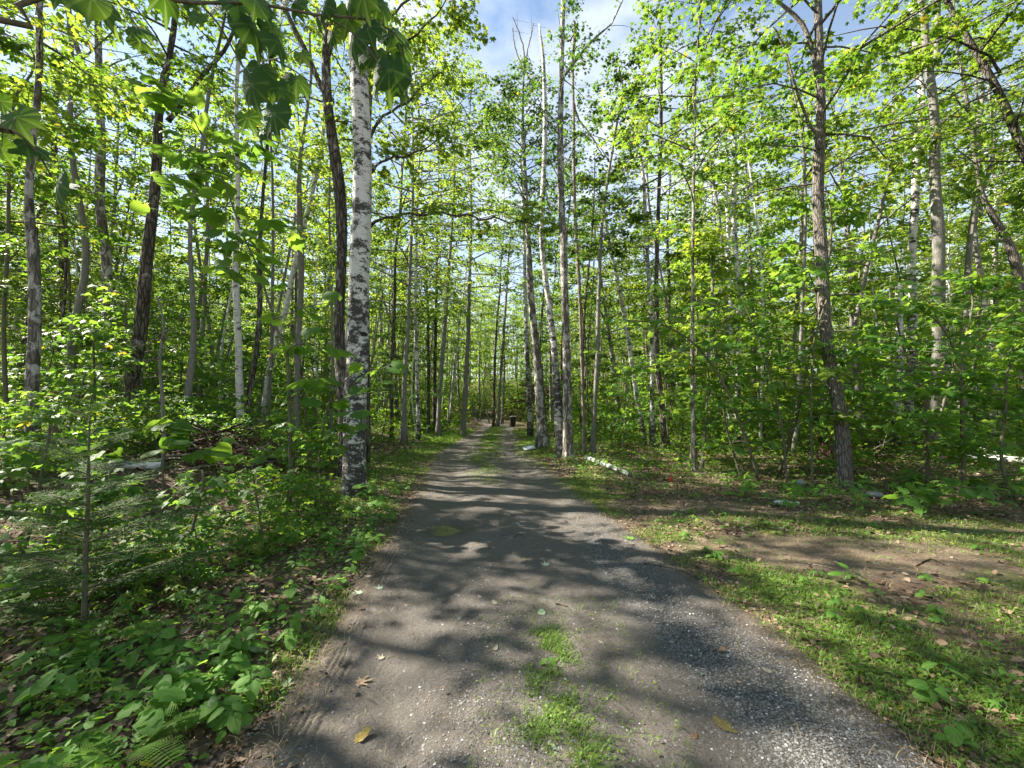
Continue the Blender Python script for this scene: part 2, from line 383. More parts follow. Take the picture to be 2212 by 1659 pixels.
# ------------------------------------------------------------------ ground and road
def bare_mask(x, y, edge=True):
    a = np.exp(-(((x-3.5)/1.5)**2 + ((y-4.35)/.75)**2)**1.5)
    b = .62*sst((x-1.0)/.6)*sst((5.4-x)/2.2)*np.exp(-((y-6.7+.12*x)/.7)**4)
    c = np.exp(-(((x-5.4)/1.0)**2 + ((y-5.2)/.6)**2)**1.5)*.55
    vg = np.exp(-((np.maximum(eL(y)-x, x-eR(y)))/.35)**2)*.8
    d = np.exp(-(((x-5.0)/2.2)**2+((y-2.7)/.9)**2)**2)*.35
    return np.clip(np.maximum.reduce([a, b, c, vg*(0.9 if edge else 0), d]), 0, 1)
def warp(n, lo, hi, fine):   # coordinates dense near zero
    t = np.linspace(-1, 1, n); s_ = np.sinh(t*fine)/np.sinh(fine)
    return np.where(s_ < 0, -s_*lo, s_*hi)
gx = warp(270, -140, 140, 4.6); gy = warp(270, -40, 190, 4.6) + 3.0
XX, YY = np.meshgrid(gx, gy); ZZ = H(XX, YY)
inside = np.minimum(XX-eL(YY), eR(YY)-XX)
ZZ = ZZ - .06*sst(inside/.35)
nx = len(gx); ii, jj = np.meshgrid(np.arange(len(gy)-1), np.arange(nx-1), indexing='ij')
Fg = np.stack([ii*nx+jj, ii*nx+jj+1, (ii+1)*nx+jj+1, (ii+1)*nx+jj], -1).reshape(-1, 4)
Vg = np.stack([XX, YY, ZZ], -1).reshape(-1, 3)
g = obj('ground', mesh('ground', Vg, Fg, M['ground'], {'bare': bare_mask(Vg[:, 0], Vg[:, 1])}, True))
tag(g, kind='structure')
def gravel_mask(x, y):
    f = (x-eL(y))/(eR(y)-eL(y))
    a = np.exp(-((f-.83-.05*np.sin(y*1.3))/.13)**2)*sst((7.5-y)/3.5)
    b = np.exp(-((f-.42+.02*y)/.12)**2)*sst((5.2-y)/3)*.42
    return np.clip((a+b)*(0.55+.9*fbm(x*1.6, y*1.2, 21)), 0, 1)
ry = np.concatenate([np.arange(-8, 1.2, .2), 1.2 + np.cumsum(np.linspace(.035, .05, 150)), ])
ry = np.concatenate([ry, np.linspace(ry[-1]+.1, 62, 260)])
rt = np.concatenate([np.linspace(0, .09, 9), np.linspace(.10, .175, 46), np.linspace(.19, 1, 74)])   # finer under the tyre prints
RT, RYY = np.meshgrid(rt, ry); w0 = eL(RYY)-.22; w1 = eR(RYY)+.22
RXX = w0 + (w1-w0)*RT
ed = np.minimum(RXX-eL(RYY), eR(RYY)-RXX)
zz = H(RXX, RYY) + .016 + .03*(fbm(RXX*1.3, RYY*.9, 31)-.5)*sst(ed/.5)
for c0 in (.22, .76):       # wheel ruts
    fr = (RXX-eL(RYY))/(eR(RYY)-eL(RYY)); zz = zz - .034*np.exp(-((fr-c0)/.11)**2)
zz = zz - .07*sst((.10-ed + .22*(fbm(RXX*3.5, RYY*3.5, 77)-.5))/.22) - .042*np.exp(-(((RXX+.83)/.30)**2+((RYY-5.42)/.26)**2)) + .05*(fbm(RXX*4, RYY*5, 55)-.5)*np.exp(-(((RXX+.83)/.6)**2+((RYY-5.42)/.6)**2))
# tyre tracks pressed along the left edge
def tread(x, y):
    o = np.zeros_like(x)
    for off, wd in ((.20, .010), (.235, .007), (.265, .007), (.31, .010)):
        ln = eL(y)+off+.03*np.sin(y*1.1); o = np.maximum(o, np.exp(-((x-ln)/wd)**2)*sst((6.2-y)/1.5))
    return o*sst((fbm(x*1.5, y*1.5, 91)-.33)/.1)*(.6+.4*np.sin(y*150+np.sin(x*9)))
px_, py_, pz_ = P(970, 1135, 5.42)
wet = np.exp(-(((RXX-px_)/.36)**2+((RYY-5.42)/.34)**2)**2)
nrt = len(rt); ii, jj = np.meshgrid(np.arange(len(ry)-1), np.arange(nrt-1), indexing='ij')
Fr = np.stack([ii*nrt+jj, ii*nrt+jj+1, (ii+1)*nrt+jj+1, (ii+1)*nrt+jj], -1).reshape(-1, 4)
zz = zz - .008*tread(RXX, RYY)
rd = obj('dirt_road', mesh('dirt_road', np.stack([RXX, RYY, zz], -1).reshape(-1, 3), Fr, M['road'],
    {'gravel': gravel_mask(RXX, RYY).ravel(), 'soil': sst((.45-ed)/.5).ravel(), 'wet': wet.ravel(), 'rut': (np.exp(-((((RXX-eL(RYY))/(eR(RYY)-eL(RYY)))-.22)/.10)**2)+np.exp(-((((RXX-eL(RYY))/(eR(RYY)-eL(RYY)))-.74)/.10)**2)).ravel(), 'tread': tread(RXX, RYY).ravel()}, True))
tag(rd, kind='structure')
def RZ(x, y):   # road surface height
    j = int(np.clip(np.searchsorted(ry, y), 1, len(ry)-1)); i = int(np.clip(np.searchsorted(rt, (x-w0[j, 0])/(w1[j, 0]-w0[j, 0])), 0, nrt-1))
    return float(zz[j, i])
# puddle
t_ = NT('puddle_water'); pw = t_.principled((.03, .028, .014), .06, t_.bump(t_.noise(t_.coord(), 26, 3), .004), .9); t_.done(pw.outputs[0])
th = np.linspace(0, 2*np.pi, 40, endpoint=False)
pr = 1 + .55*(vnoise(np.cos(th)*1.7+5, np.sin(th)*1.7+5, 3)*2-1)
pz = RZ(px_, 5.42)+.020
pv = np.stack([px_+.42*np.cos(th), 5.42+.38*np.sin(th), np.full(40, pz)], -1); pv = np.vstack([pv, [[px_, 5.42, pz]]])
pf = np.array([(i, (i+1) % 40, 40) for i in range(40)])
pud = obj('puddle', mesh('puddle', pv, pf, t_.m, None, True)); tag(pud, kind='structure')

# ------------------------------------------------------------------ foliage generator
LTEMPL = {'near': T_MAPLE, 'mid': T_THREE, 'far': T_KITE, 'oval': T_OVAL}
def leaves_mesh(name, pos, tip, up, size, lod, mat, r):
    X, Y, Z = frames(tip, up); TV, TF = LTEMPL[lod]
    V, F = scatter(TV, TF, pos, X, Y, Z, size)
    return mesh(name, V, F, mat, {'rnd': np.repeat(r.random(len(pos)), len(TV))})
def crown_points(r, path, t0, nl, L, nsec, nleaf, el=(5, 45), jit=.10, shape='mid', avoid=None, lean=None):
    """path (n,3) trunk line; limbs leave it from parameter t0 to 1. returns limb polylines and leaf pos/tip/up"""
    n = len(path); cum = np.r_[0, np.cumsum(np.linalg.norm(np.diff(path, axis=0), axis=1))]; cum /= cum[-1]
    tt = t0 + (1-t0)*((np.arange(nl)+r.random(nl))/nl)
    st = np.stack([np.interp(tt, cum, path[:, k]) for k in range(3)], -1)
    azm = np.arange(nl)*2.399 + r.random(nl)*.9
    if lean is not None:
        azm = np.where(r.random(nl) < .55, lean + r.normal(0, .7, nl), azm)
    if avoid is not None:   # keep limbs out of a direction (radians): fold them round
        d = (azm-avoid+np.pi) % (2*np.pi)-np.pi
        azm = np.where(np.abs(d) < 1.0, azm+np.pi*.7, azm)
    q = (tt-t0)/(1-t0+1e-9)
    prof = {'mid': np.sin(np.pi*(.15+.8*q))**.8, 'top': .45+.6*np.sin(np.pi*(.1+.75*q)), 'cone': 1.05-.85*q}[shape]
    Ln = L*prof*(.7+.6*r.random(nl))
    ele = np.radians(el[0] + (el[1]-el[0])*(.5*q+.5*r.random(nl)))
    h = np.stack([np.cos(azm), np.sin(azm), 0*azm], -1)
    ts = np.linspace(0, 1, 5)
    limb = st[:, None] + Ln[:, None, None]*(h[:, None]*(ts*1.0)[None, :, None]*np.cos(ele)[:, None, None]
        + np.array([0, 0, 1.0])[None, None]*((np.sin(ele)[:, None]*ts[None]) - .28*ts[None]**2)[..., None])
    limb = limb + r.normal(0, .03, limb.shape)*Ln[:, None, None]*ts[None, :, None]
    s_ = .22 + .78*((np.arange(nsec)+r.random((nl, nsec)))/nsec)
    f = s_*4; i0 = np.clip(f.astype(int), 0, 3); fr_ = f-i0
    a = np.take_along_axis(limb, i0[..., None], 1); b = np.take_along_axis(limb, (i0+1)[..., None], 1)
    base = a*(1-fr_[..., None]) + b*fr_[..., None]
    side = np.where(np.arange(nsec) % 2 == 0, 1, -1)[None]*(np.radians(30)+np.radians(50)*r.random((nl, nsec)))
    az2 = azm[:, None] + side
    l2 = Ln[:, None]*.42*(1.15-s_)*(.6+.8*r.random((nl, nsec))) + .22
    d2 = np.stack([np.cos(az2), np.sin(az2), r.normal(-.02, .16, az2.shape)], -1)
    ul = (np.arange(nleaf)+.6*r.random((nl, nsec, nleaf))+.3)/nleaf
    pos = base[:, :, None] + d2[:, :, None]*(l2[..., None]*ul)[..., None]
    keep = (r.random((nl, nsec)) < .72) & (np.repeat(r.random(nl)[:, None] < .84, nsec, 1)) & (s_ > .3)
    pos = pos + r.normal(0, 1, pos.shape)*np.array([jit, jit, jit*.55])
    sd_ = np.where(np.arange(nleaf) % 2 == 0, 1, -1)[None, None]*(.5+.5*r.random(ul.shape))
    az3 = az2[..., None] + sd_
    tip = np.stack([np.cos(az3), np.sin(az3), r.normal(-.38, .30, az3.shape)], -1).reshape(-1, 3)
    up = np.stack([r.normal(0, .38, len(tip)), r.normal(0, .38, len(tip)), np.ones(len(tip))], -1)
    kk = np.repeat(keep.reshape(-1), nleaf); kt = keep.reshape(-1)
    return limb, Ln, base.reshape(-1, 3)[kt], (base + d2*l2[..., None]).reshape(-1, 3)[kt], pos.reshape(-1, 3)[kk], tip[kk], up[kk]
def add_limbs(mb, limb, Ln, b2=None, e2=None, rr=.012, sides=4, r=None):
    for k in range(len(limb)):
        r0 = rr*Ln[k]; mb.tube(limb[k], np.linspace(r0, r0*.18, 5), sides, cap=False)
    if b2 is not None:
        for a, b in zip(b2, e2):
            m = (a+b)/2 + np.array([0, 0, .02]); mb.tube([a, m, b], [.006, .004, .002], 3, cap=False)

# ------------------------------------------------------------------ background trees (built once, copied)
def make_proto(seed, hgt, r0, bark, t0, nl, L, nsec, nleaf, lsize, lod, lmat, shape='mid', el=(5, 45), bend=.35, name='tree', fork=False):
    r = np.random.default_rng(seed)
    n = 14; ts = np.linspace(0, 1, n)
    ph = r.random(4)*6.3
    path = np.stack([bend*(np.sin(ts*3+ph[0])-np.sin(ph[0])) + bend*.3*np.sin(ts*9+ph[1])*ts, bend*(np.sin(ts*2.6+ph[2])-np.sin(ph[2])), -.25+ts*(hgt+.25)], -1)
    rad = r0*(1-ts)**.75*.95 + .012; rad[0] *= 1.35; rad[1] *= 1.06
    mb = MB(); mb.tube(path, rad, 8, wob=.12, seed=seed)
    limb, Ln, b2, e2, pos, tip, up = crown_points(r, path, t0, nl, L, nsec, nleaf, el, .11, shape)
    add_limbs(mb, limb, Ln)
    if fork:
        k = int(n*.45); d = np.array([np.cos(ph[3]), np.sin(ph[3]), 0]); fp = [path[k] + d*hgt*.13*q**.8 + np.array([0, 0, hgt*.45*q]) for q in np.linspace(0, 1, 7)]
        mb.tube(fp, np.linspace(rad[k]*.7, .015, 7), 6)
        l2 = crown_points(r, np.array(fp), .3, nl//3, L*.8, nsec, nleaf, el, .11, shape); add_limbs(mb, l2[0], l2[1])
        pos = np.vstack([pos, l2[4]]); tip = np.vstack([tip, l2[5]]); up = np.vstack([up, l2[6]])
    tm = mb.build('trunk', M[bark]); 
    lm = leaves_mesh('crown', pos, tip, up, lsize*(.7+.6*r.random(len(pos))), lod, M[lmat], r)
    return name, tm, lm
PROTO = [
 make_proto(11, 17.5, .13, 'grey', .33, 36, 3.0, 11, 16, .172, 'far', 'canopy', 'mid', name='maple_tree'),
 make_proto(12, 18.5, .11, 'birch', .42, 30, 2.4, 10, 15, .155, 'far', 'canopy', 'top', (15, 60), .4, name='birch_tree'),
 make_proto(13, 16.0, .16, 'mottled', .28, 38, 3.3, 11, 15, .172, 'far', 'canopy2', 'mid', name='maple_tree', fork=True),
 make_proto(14, 14.5, .075, 'grey', .25, 30, 2.2, 9, 15, .165, 'far', 'canopy', 'mid', (0, 35), .5, name='maple_tree'),
 make_proto(15, 18.0, .12, 'dark', .25, 40, 2.8, 11, 15, .168, 'far', 'canopy', 'mid', name='maple_tree'),
 make_proto(16, 16.5, .10, 'birchclean', .40, 28, 2.4, 10, 15, .14, 'far', 'canopy2', 'top', (15, 60), .7, name='birch_tree'),
 make_proto(17, 10.0, .055, 'stem', .12, 32, 2.0, 9, 15, .14, 'far', 'canopy', 'mid', (0, 30), .4, name='maple_tree'),
]
SAP = [
 make_proto(31, 4.2, .022, 'stem', .16, 18, 1.2, 7, 9, .13, 'mid', 'sapling', 'mid', (5, 40), .25, name='maple_sapling'),
 make_proto(32, 3.0, .016, 'stem', .14, 16, 1.0, 7, 9, .13, 'mid', 'sapling', 'mid', (5, 40), .2, name='maple_sapling'),
 make_proto(33, 5.6, .03, 'stem', .20, 24, 1.5, 8, 9, .13, 'mid', 'sapling', 'mid', (0, 35), .35, name='maple_sapling'),
 make_proto(34, 2.0, .012, 'stem', .12, 13, .75, 6, 8, .12, 'mid', 'sapling', 'mid', (10, 45), .15, name='maple_sapling'),
 make_proto(35, 1.3, .010, 'stem', .08, 12, .6, 6, 7, .11, 'mid', 'sapling', 'cone', (10, 50), .1, name='maple_sapling'),
]
def place(proto, x, y, s, rz, label, cat, group, tilt=0):
    nm, tm, lm = proto
    o = thing(nm, label, cat, onG(x, y, -.02), rz, group); o.scale = (s[0], s[0], s[1])
    o.rotation_euler = (tilt*math.cos(rz*3), tilt*math.sin(rz*5), rz)
    obj('trunk', tm, o); obj('crown', lm, o)
    return o
HAND = []      # bases of the hand-placed trees (filled below)

# ------------------------------------------------------------------ trees traced one by one
def smooth_path(pts, k):
    pts = np.asarray(pts, float); n = len(pts)
    if n < 3: 
        t = np.linspace(0, 1, k)[:, None]; return pts[0]*(1-t)+pts[-1]*t
    out = []
    for i in range(n-1):
        p0, p1, p2, p3 = pts[max(i-1, 0)], pts[i], pts[i+1], pts[min(i+2, n-1)]
        m = max(2, k//(n-1))
        for t in np.linspace(0, 1, m, endpoint=False):
            out.append(.5*((2*p1)+(-p0+p2)*t+(2*p0-5*p1+4*p2-p3)*t*t+(-p0+3*p1-3*p2+p3)*t**3))
    out.append(pts[-1]); return np.array(out)
def traced(pts, Y, base=None, k=24, ydrift=0, seed=0):
    """pts [(u,v,w)] -> world polyline and radii at depth Y"""
    W_, Rr = [], []
    for i, (u, v, w) in enumerate(pts):
        p = P(u, v, Y); W_.append(p); Rr.append(w*.42*Y/FPX)
    A = smooth_path(np.c_[np.array(W_), np.array(Rr)], k)
    path = A[:, :3]; rad = np.maximum(A[:, 3], .003)
    if ydrift: path[:, 1] += ydrift*(vnoise(path[:, 2]*.35+seed, 0*path[:, 2]+seed, 2)-.5)*np.clip((path[:, 2]-path[0, 2])/3, 0, 1)
    return path, rad
def hand_tree(name, label, pts, bark, top=15, t0=.4, nl=22, L=2.2, nsec=9, nleaf=14, lsize=.115, lod='mid', lmat='canopy', forks=(), limbs=(), el=(0, 45),
              shape='mid', avoid=None, Y=None, cat='tree', seed=1, sides=14, extend=True, group=None, crown=True, lean=None, flare=1.3, dead=()):
    r = np.random.default_rng(seed+100)
    if lod == 'far': nl = int(nl*1.5); nsec += 2; L *= 1.15; lsize *= 1.1; top += 2; t0 *= .8
    u, v, w = pts[0]
    if Y is None: b = G(u, v); Y = b[1]
    p0 = P(u, v, Y); zb = float(H(p0[0], Y))
    HAND.append((p0[0], Y))
    path, rad = traced(pts, Y, k=26, ydrift=.5, seed=seed)
    # foot into the ground with a root flare
    foot = np.array([[path[0, 0], path[0, 1], min(zb, path[0, 2])-.18]])
    rad0 = rad[0]; 
    hh = path[:, 2]-path[0, 2]; rad = rad*(1+(flare-1)*np.exp(-hh/.18)) if flare else rad
    path = np.vstack([foot, path]); rad = np.r_[rad0*flare*1.1, rad]
    if extend and path[-1, 2] < top:
        d = nrm(path[-1]-path[-4]); d = nrm(d*.6+np.array([0, 0, .6])); m = 8
        q = np.linspace(0, 1, m+1)[1:]; Lx = top-path[-1, 2]
        ex = path[-1] + (d*Lx)*q[:, None] + np.stack([.25*np.sin(q*4+seed), .25*np.cos(q*3+seed), 0*q], -1)*q[:, None]
        rad = np.r_[rad, rad[-1]*(1-q)**.8+.01]; path = np.vstack([path, ex])
    root = thing(name, label, cat, (path[0, 0], path[0, 1], zb), 0, group); off = np.array(root.location)
    mb = MB(); mb.tube(path-off, rad, sides, wob=.13, seed=seed)
    fps = []
    for f in forks:
        fp, fr = traced(f, Y, k=14, ydrift=.3, seed=seed+3)
        if fp[-1, 2] > 9 and extend:
            d = nrm(fp[-1]-fp[-3]); q = np.linspace(0, 1, 6)[1:]; ex = fp[-1] + (d*2+np.array([0, 0, 2.0]))*q[:, None]
            fr = np.r_[fr, fr[-1]*(1-q)**.8+.008]; fp = np.vstack([fp, ex])
        mb.tube(fp-off, fr, 10, wob=.1, seed=seed+5); fps.append(fp)
    P_all = []
    if crown:
        out = crown_points(r, path, t0, nl, L, nsec, nleaf, el, .10, shape, avoid, lean); P_all.append(out)
        for fp in fps:
            if fp[-1, 2] > 7: P_all.append(crown_points(r, fp, .35, max(5, nl//3), L*.8, nsec, nleaf, el, .10, shape, avoid))
        for o_ in P_all: add_limbs(mb, o_[0]-off, o_[1], o_[2]-off if lod != 'far' else None, o_[3]-off if lod != 'far' else None)
    obj('trunk', mb.build('trunk', M[bark]), root)
    for lb in list(limbs)+list(dead):
        lp, lr = traced(lb, Y, k=16, seed=seed)
        lp = lp + np.stack([.01*np.sin(np.arange(len(lp))*2.3), -.25*np.linspace(0, 1, len(lp)), .028*np.sin(np.arange(len(lp))*1.7+seed)], -1)
        m2 = MB(); m2.tube(lp-off, lr, 8, wob=.2, seed=seed+9)
        rr_ = np.random.default_rng(seed+7)
        for q in range(4, len(lp)-1, 3):
            dd = rr_.normal(0, 1, 3)*np.array([.35, .35, .25]); m2.tube([lp[q]-off, lp[q]-off+dd*.5, lp[q]-off+dd*(1+.3*rr_.random())], [lr[q]*.4, lr[q]*.3, .002], 4, cap=False)
        obj('limb', m2.build('limb', M['dead' if lb in dead else bark]), root)
        if lb not in dead and crown:
            P_all.append(crown_points(r, lp, .25, 9, L*.5, nsec, nleaf, (-10, 25), .08, 'mid'))
    if crown:
        pos = np.vstack([o_[4] for o_ in P_all])-off; tip = np.vstack([o_[5] for o_ in P_all]); up = np.vstack([o_[6] for o_ in P_all])
        obj('crown', leaves_mesh('crown', pos, tip, up, lsize*(.65+.7*r.random(len(pos))), lod, M[lmat], r), root)
    return root
exec_trees = []
HT = hand_tree
# left of the drive
HT('maple_tree', 'dark mottled trunk standing tallest near the left edge of the wood', [(74, 963, 28), (68, 760, 25), (66, 553, 24), (64, 430, 18), (76, 240, 14), (67, 20, 13)], 'mottled', seed=1, L=2.2, t0=.42)
HT('maple_tree', 'smooth grey trunk between the two darkest left-hand trunks, slightly bowed', [(167, 925, 19), (165, 800, 18), (175, 600, 16), (168, 330, 12), (158, 200, 11), (150, 60, 9)], 'grey', seed=2, t0=.45)
HT('maple_tree', 'black and white patched trunk that forks high up like a narrow Y', [(226, 915, 28), (220, 760, 24), (216, 560, 22), (222, 330, 20), (216, 235, 18), (213, 130, 15), (210, 20, 14)], 'mottled', seed=3, t0=.45,
   forks=[[(214, 240, 14), (188, 160, 12), (160, 80, 11), (140, 0, 10)]])
HT('maple_tree', 'thick brown trunk leaning right with a rough peeling upper stem', [(277, 930, 32), (290, 800, 30), (306, 720, 28), (330, 560, 27), (350, 400, 22), (356, 290, 19), (366, 180, 16), (380, 40, 14)], 'dark', seed=4, t0=.5,
   forks=[[(362, 262, 13), (395, 220, 12), (430, 165, 10), (480, 105, 9), (500, 60, 7)]])
HT('maple_tree', 'slim pale trunk rising beside the brush pile', [(400, 948, 17), (405, 860, 16), (416, 760, 14), (422, 640, 11), (424, 520, 10), (430, 330, 8)], 'grey', seed=5, t0=.6, nl=9, lmat='canopy2')
HT('birch_tree', 'pale grey birch with fine horizontal bands behind the brush pile', [(518, 955, 18), (520, 860, 17), (521, 740, 16), (522, 600, 14), (526, 430, 11), (520, 200, 9)], 'birchclean', seed=6, t0=.5, nl=13)
HT('maple_tree', 'crooked dark stem touching the pale banded birch', [(541, 958, 14), (537, 870, 13), (552, 780, 12), (560, 680, 12), (556, 560, 10), (560, 400, 8)], 'dark', seed=7, t0=.6, nl=9, lmat='canopy2')
HT('birch_tree', 'white leaning birch stem seen through sapling leaves', [(567, 900, 14), (590, 780, 14), (612, 690, 14), (627, 610, 13), (650, 480, 11), (690, 340, 9)], 'birchclean', seed=8, t0=.6, Y=14)
HT('maple_tree', 'straight grey stem left of the big white birch', [(640, 905, 15), (640, 760, 14), (644, 600, 14), (648, 450, 15), (652, 320, 9), (670, 170, 7)], 'grey', seed=9, t0=.4, nl=13, Y=12.5)
HT('maple_tree', 'dark slender trunk deep in the left wood', [(130, 905, 13), (130, 760, 12), (133, 600, 11), (128, 400, 10), (120, 150, 8)], 'dark', seed=10, t0=.35, lod='far', lsize=.12, Y=17)
HT('maple_tree', 'bent thin stem crossing the left border of the view', [(13, 985, 9), (20, 800, 9), (24, 620, 8), (20, 400, 7), (40, 250, 5)], 'stem', seed=11, t0=.3, top=9, L=1.5, Y=8)
HT('maple_tree', 'stout shadowed trunk behind the leftmost mottled tree', [(42, 900, 16), (48, 760, 15), (60, 640, 13), (90, 450, 12), (110, 250, 10)], 'dark', seed=12, t0=.35, lod='far', lsize=.12, Y=16)
HT('maple_tree', 'thin dead stem with short broken twigs before the dark trees', [(352, 985, 6), (350, 870, 7), (344, 780, 7), (352, 700, 5), (338, 640, 4)], 'grey', seed=13, crown=False, extend=False, Y=7.0,
   dead=[[(345, 775, 4), (325, 782, 3), (318, 778, 2)], [(350, 735, 4), (372, 720, 3), (395, 715, 2)], [(350, 730, 4), (330, 745, 3), (305, 760, 2)]])
# the big birch pair beside the lane
HT('maple_tree', 'dark double-stemmed maple hidden behind the big white birch', [(752, 1030, 46), (744, 900, 30), (738, 700, 26), (735, 550, 26), (730, 400, 30), (716, 250, 26), (710, 130, 22), (712, 30, 20)], 'dark', seed=21, Y=8.7, t0=.5, L=2.5, nl=13, lod='near', lsize=.085,
   forks=[[(786, 1000, 30), (790, 850, 26), (789, 650, 26), (788, 450, 28), (790, 300, 22), (796, 180, 18), (810, 60, 14)],
          [(716, 225, 18), (690, 180, 14), (660, 110, 13), (625, 40, 12), (600, -30, 10)]],
   limbs=[[(790, 495, 14), (812, 478, 8), (850, 472, 8), (872, 465, 7), (905, 469, 7), (940, 464, 6), (977, 470, 6), (1010, 472, 6), (1040, 481, 5), (1070, 480, 5), (1100, 489, 4), (1130, 490, 4), (1165, 500, 3)],
           [(795, 300, 10), (830, 255, 7), (875, 235, 6), (930, 190, 4), (960, 175, 3)], [(798, 170, 9), (840, 120, 7), (890, 95, 5), (945, 50, 4), (970, 20, 3)], [(792, 380, 8), (835, 350, 6), (890, 345, 5), (950, 320, 3)], [(800, 90, 8), (850, 40, 6), (900, 0, 5), (930, -40, 3)]])
HT('birch_tree', 'big white birch with a black rugged foot at the left edge of the drive', [(766, 1068, 60), (764, 1000, 57), (763, 880, 55), (765, 780, 52), (767, 640, 50), (771, 480, 50), (776, 330, 48), (775, 200, 46), (773, 90, 42), (774, 0, 38)], 'birchhero', seed=22, sides=20, t0=.66, nl=10, L=2.4, flare=1.18)
# centre
HT('maple_tree', 'thin dark stem rising over the left grass verge', [(846, 915, 8), (846, 800, 9), (852, 660, 8), (858, 520, 7), (866, 380, 6)], 'dark', seed=31, Y=19, t0=.35, lod='far', lsize=.12, top=18, L=3.0, nl=28, lean=0, lmat='canopy2')
HT('birch_tree', 'pale birch with a dark kink left of where the drive ends', [(904, 932, 11), (902, 820, 10), (898, 700, 9), (897, 600, 8), (900, 470, 6)], 'birch', seed=32, Y=20, t0=.45, lod='far', lsize=.13, top=19, L=3.0, nl=28, lean=0)
HT('maple_tree', 'grey leaning trunk with a swollen middle, left of the lane bend', [(947, 928, 12), (950, 840, 10), (958, 720, 11), (968, 600, 9), (976, 480, 7)], 'grey', seed=33, Y=22, t0=.38, lod='far', lsize=.13, top=20, L=3.1, nl=28, lean=0)
HT('maple_tree', 'pale footed trunk standing alone at the left curve of the drive', [(1001, 932, 13), (1004, 850, 11), (1012, 700, 10), (1015, 600, 8), (1018, 480, 6)], 'grey', seed=34, Y=25, t0=.38, lod='far', lsize=.14, top=21, L=3.2, nl=28)
HT('maple_tree', 'dark slim stem beside the pale kinked birch', [(926, 934, 9), (924, 800, 8), (922, 650, 7), (915, 520, 6)], 'dark', seed=35, Y=25, t0=.35, lod='far', lsize=.13, top=12)
HT('maple_tree', 'slender dark stem straight above the end of the drive', [(1066, 915, 7), (1068, 820, 7), (1072, 720, 6), (1080, 620, 5)], 'dark', seed=36, Y=39, t0=.4, lod='far', lsize=.16, top=20, L=3.2)
HT('maple_tree', 'leaning grey stem just left of the black bin', [(1075, 914, 9), (1080, 820, 8), (1088, 720, 7), (1095, 620, 6)], 'grey', seed=37, Y=40, t0=.4, lod='far', lsize=.16, top=21, L=3.2)
HT('birch_tree', 'short pale trunk half hidden by shrubs on the left verge', [(872, 925, 14), (874, 860, 13), (878, 790, 11), (880, 650, 9)], 'grey', seed=38, Y=17, t0=.35, lod='far', lsize=.12, top=17, L=3.0, nl=28, lean=0, lmat='canopy2')
# right of the drive
HT('birch_tree', 'white birch with black blotches nearest the black bin', [(1145, 905, 13), (1141, 830, 12), (1137, 730, 11), (1134, 600, 9), (1130, 450, 7)], 'birchdark', seed=41, Y=24, t0=.5, lod='far', lsize=.13, top=19, L=2.8, nl=26, lean=math.pi)
HT('maple_tree', 'dark lichened trunk with bare forked top beside the narrow birch', [(1172, 952, 30), (1166, 870, 22), (1158, 760, 19), (1146, 640, 17), (1142, 540, 14), (1137, 430, 11), (1130, 290, 8), (1131, 150, 5)], 'mottled', seed=42, Y=16.5, t0=.50, extend=False, nl=60, L=2.35, nsec=10, nleaf=15, lod='near', lsize=.10, lmat='canopy2', el=(5, 50),
   dead=[[(1133, 150, 5), (1131, 110, 4), (1118, 70, 3), (1107, 48, 2)], [(1133, 155, 4), (1117, 120, 3), (1110, 95, 3), (1107, 70, 2)], [(1134, 150, 4), (1140, 110, 3), (1148, 80, 3), (1152, 60, 2)]])
HT('birch_tree', 'narrow wavy white birch with a snapped pointed top', [(1211, 988, 20), (1206, 920, 19), (1200, 800, 17), (1192, 700, 16), (1180, 600, 15), (1170, 520, 13), (1172, 420, 13), (1176, 330, 12), (1177, 230, 11), (1174, 120, 9), (1168, 70, 6), (1165, 46, 2)], 'birchdark', seed=43, extend=False, crown=False, Y=13.2)
HT('birch_tree', 'tall straight grey-brown trunk with a white foot beside the snapped birch', [(1227, 992, 28), (1224, 900, 24), (1222, 786, 22), (1219, 650, 20), (1217, 553, 20), (1214, 420, 18), (1211, 300, 16), (1213, 170, 13), (1217, 0, 11)], 'mottled', seed=44, Y=13.0, t0=.42, nl=24, L=2.1, lod='near', lsize=.085, lmat='canopy2',
   forks=[[(1216, 168, 8), (1245, 130, 7), (1275, 92, 6), (1322, 50, 4)]], avoid=math.pi*.75)
HT('maple_tree', 'broken brown snag hanging beside the tall straight trunk', [(1262, 960, 9), (1258, 800, 9), (1250, 600, 9), (1240, 400, 9), (1238, 230, 8), (1239, 120, 8), (1243, 60, 9), (1240, 45, 4)], 'dead', seed=45, Y=14, extend=False, crown=False,
   dead=[[(1240, 225, 6), (1250, 262, 5), (1275, 300, 4), (1296, 342, 3)], [(1242, 70, 6), (1228, 95, 5), (1216, 88, 4)]])
HT('maple_tree', 'grey young trunk curving up behind the fallen birch log', [(1281, 968, 13), (1285, 860, 11), (1290, 740, 10), (1297, 600, 9), (1300, 500, 8), (1311, 400, 8), (1327, 300, 6), (1341, 220, 5)], 'grey', seed=46, t0=.5, L=1.6, lmat='canopy2', top=14, nl=26, Y=14)
HT('birch_tree', 'white birch leaning left, its foot right of the log', [(1388, 935, 13), (1375, 840, 11), (1354, 690, 10), (1336, 610, 9), (1318, 540, 8), (1305, 470, 6)], 'birch', seed=47, Y=17.5, t0=.6, lod='far', lsize=.12, top=10, L=1.6)
HT('birch_tree', 'pale birch stretching up left into the blue gap', [(1408, 925, 12), (1406, 780, 11), (1400, 600, 10), (1390, 420, 9), (1376, 320, 7), (1357, 250, 4)], 'birch', seed=48, Y=16.5, extend=False, t0=.75, nl=8, L=1.4, el=(0, 40))
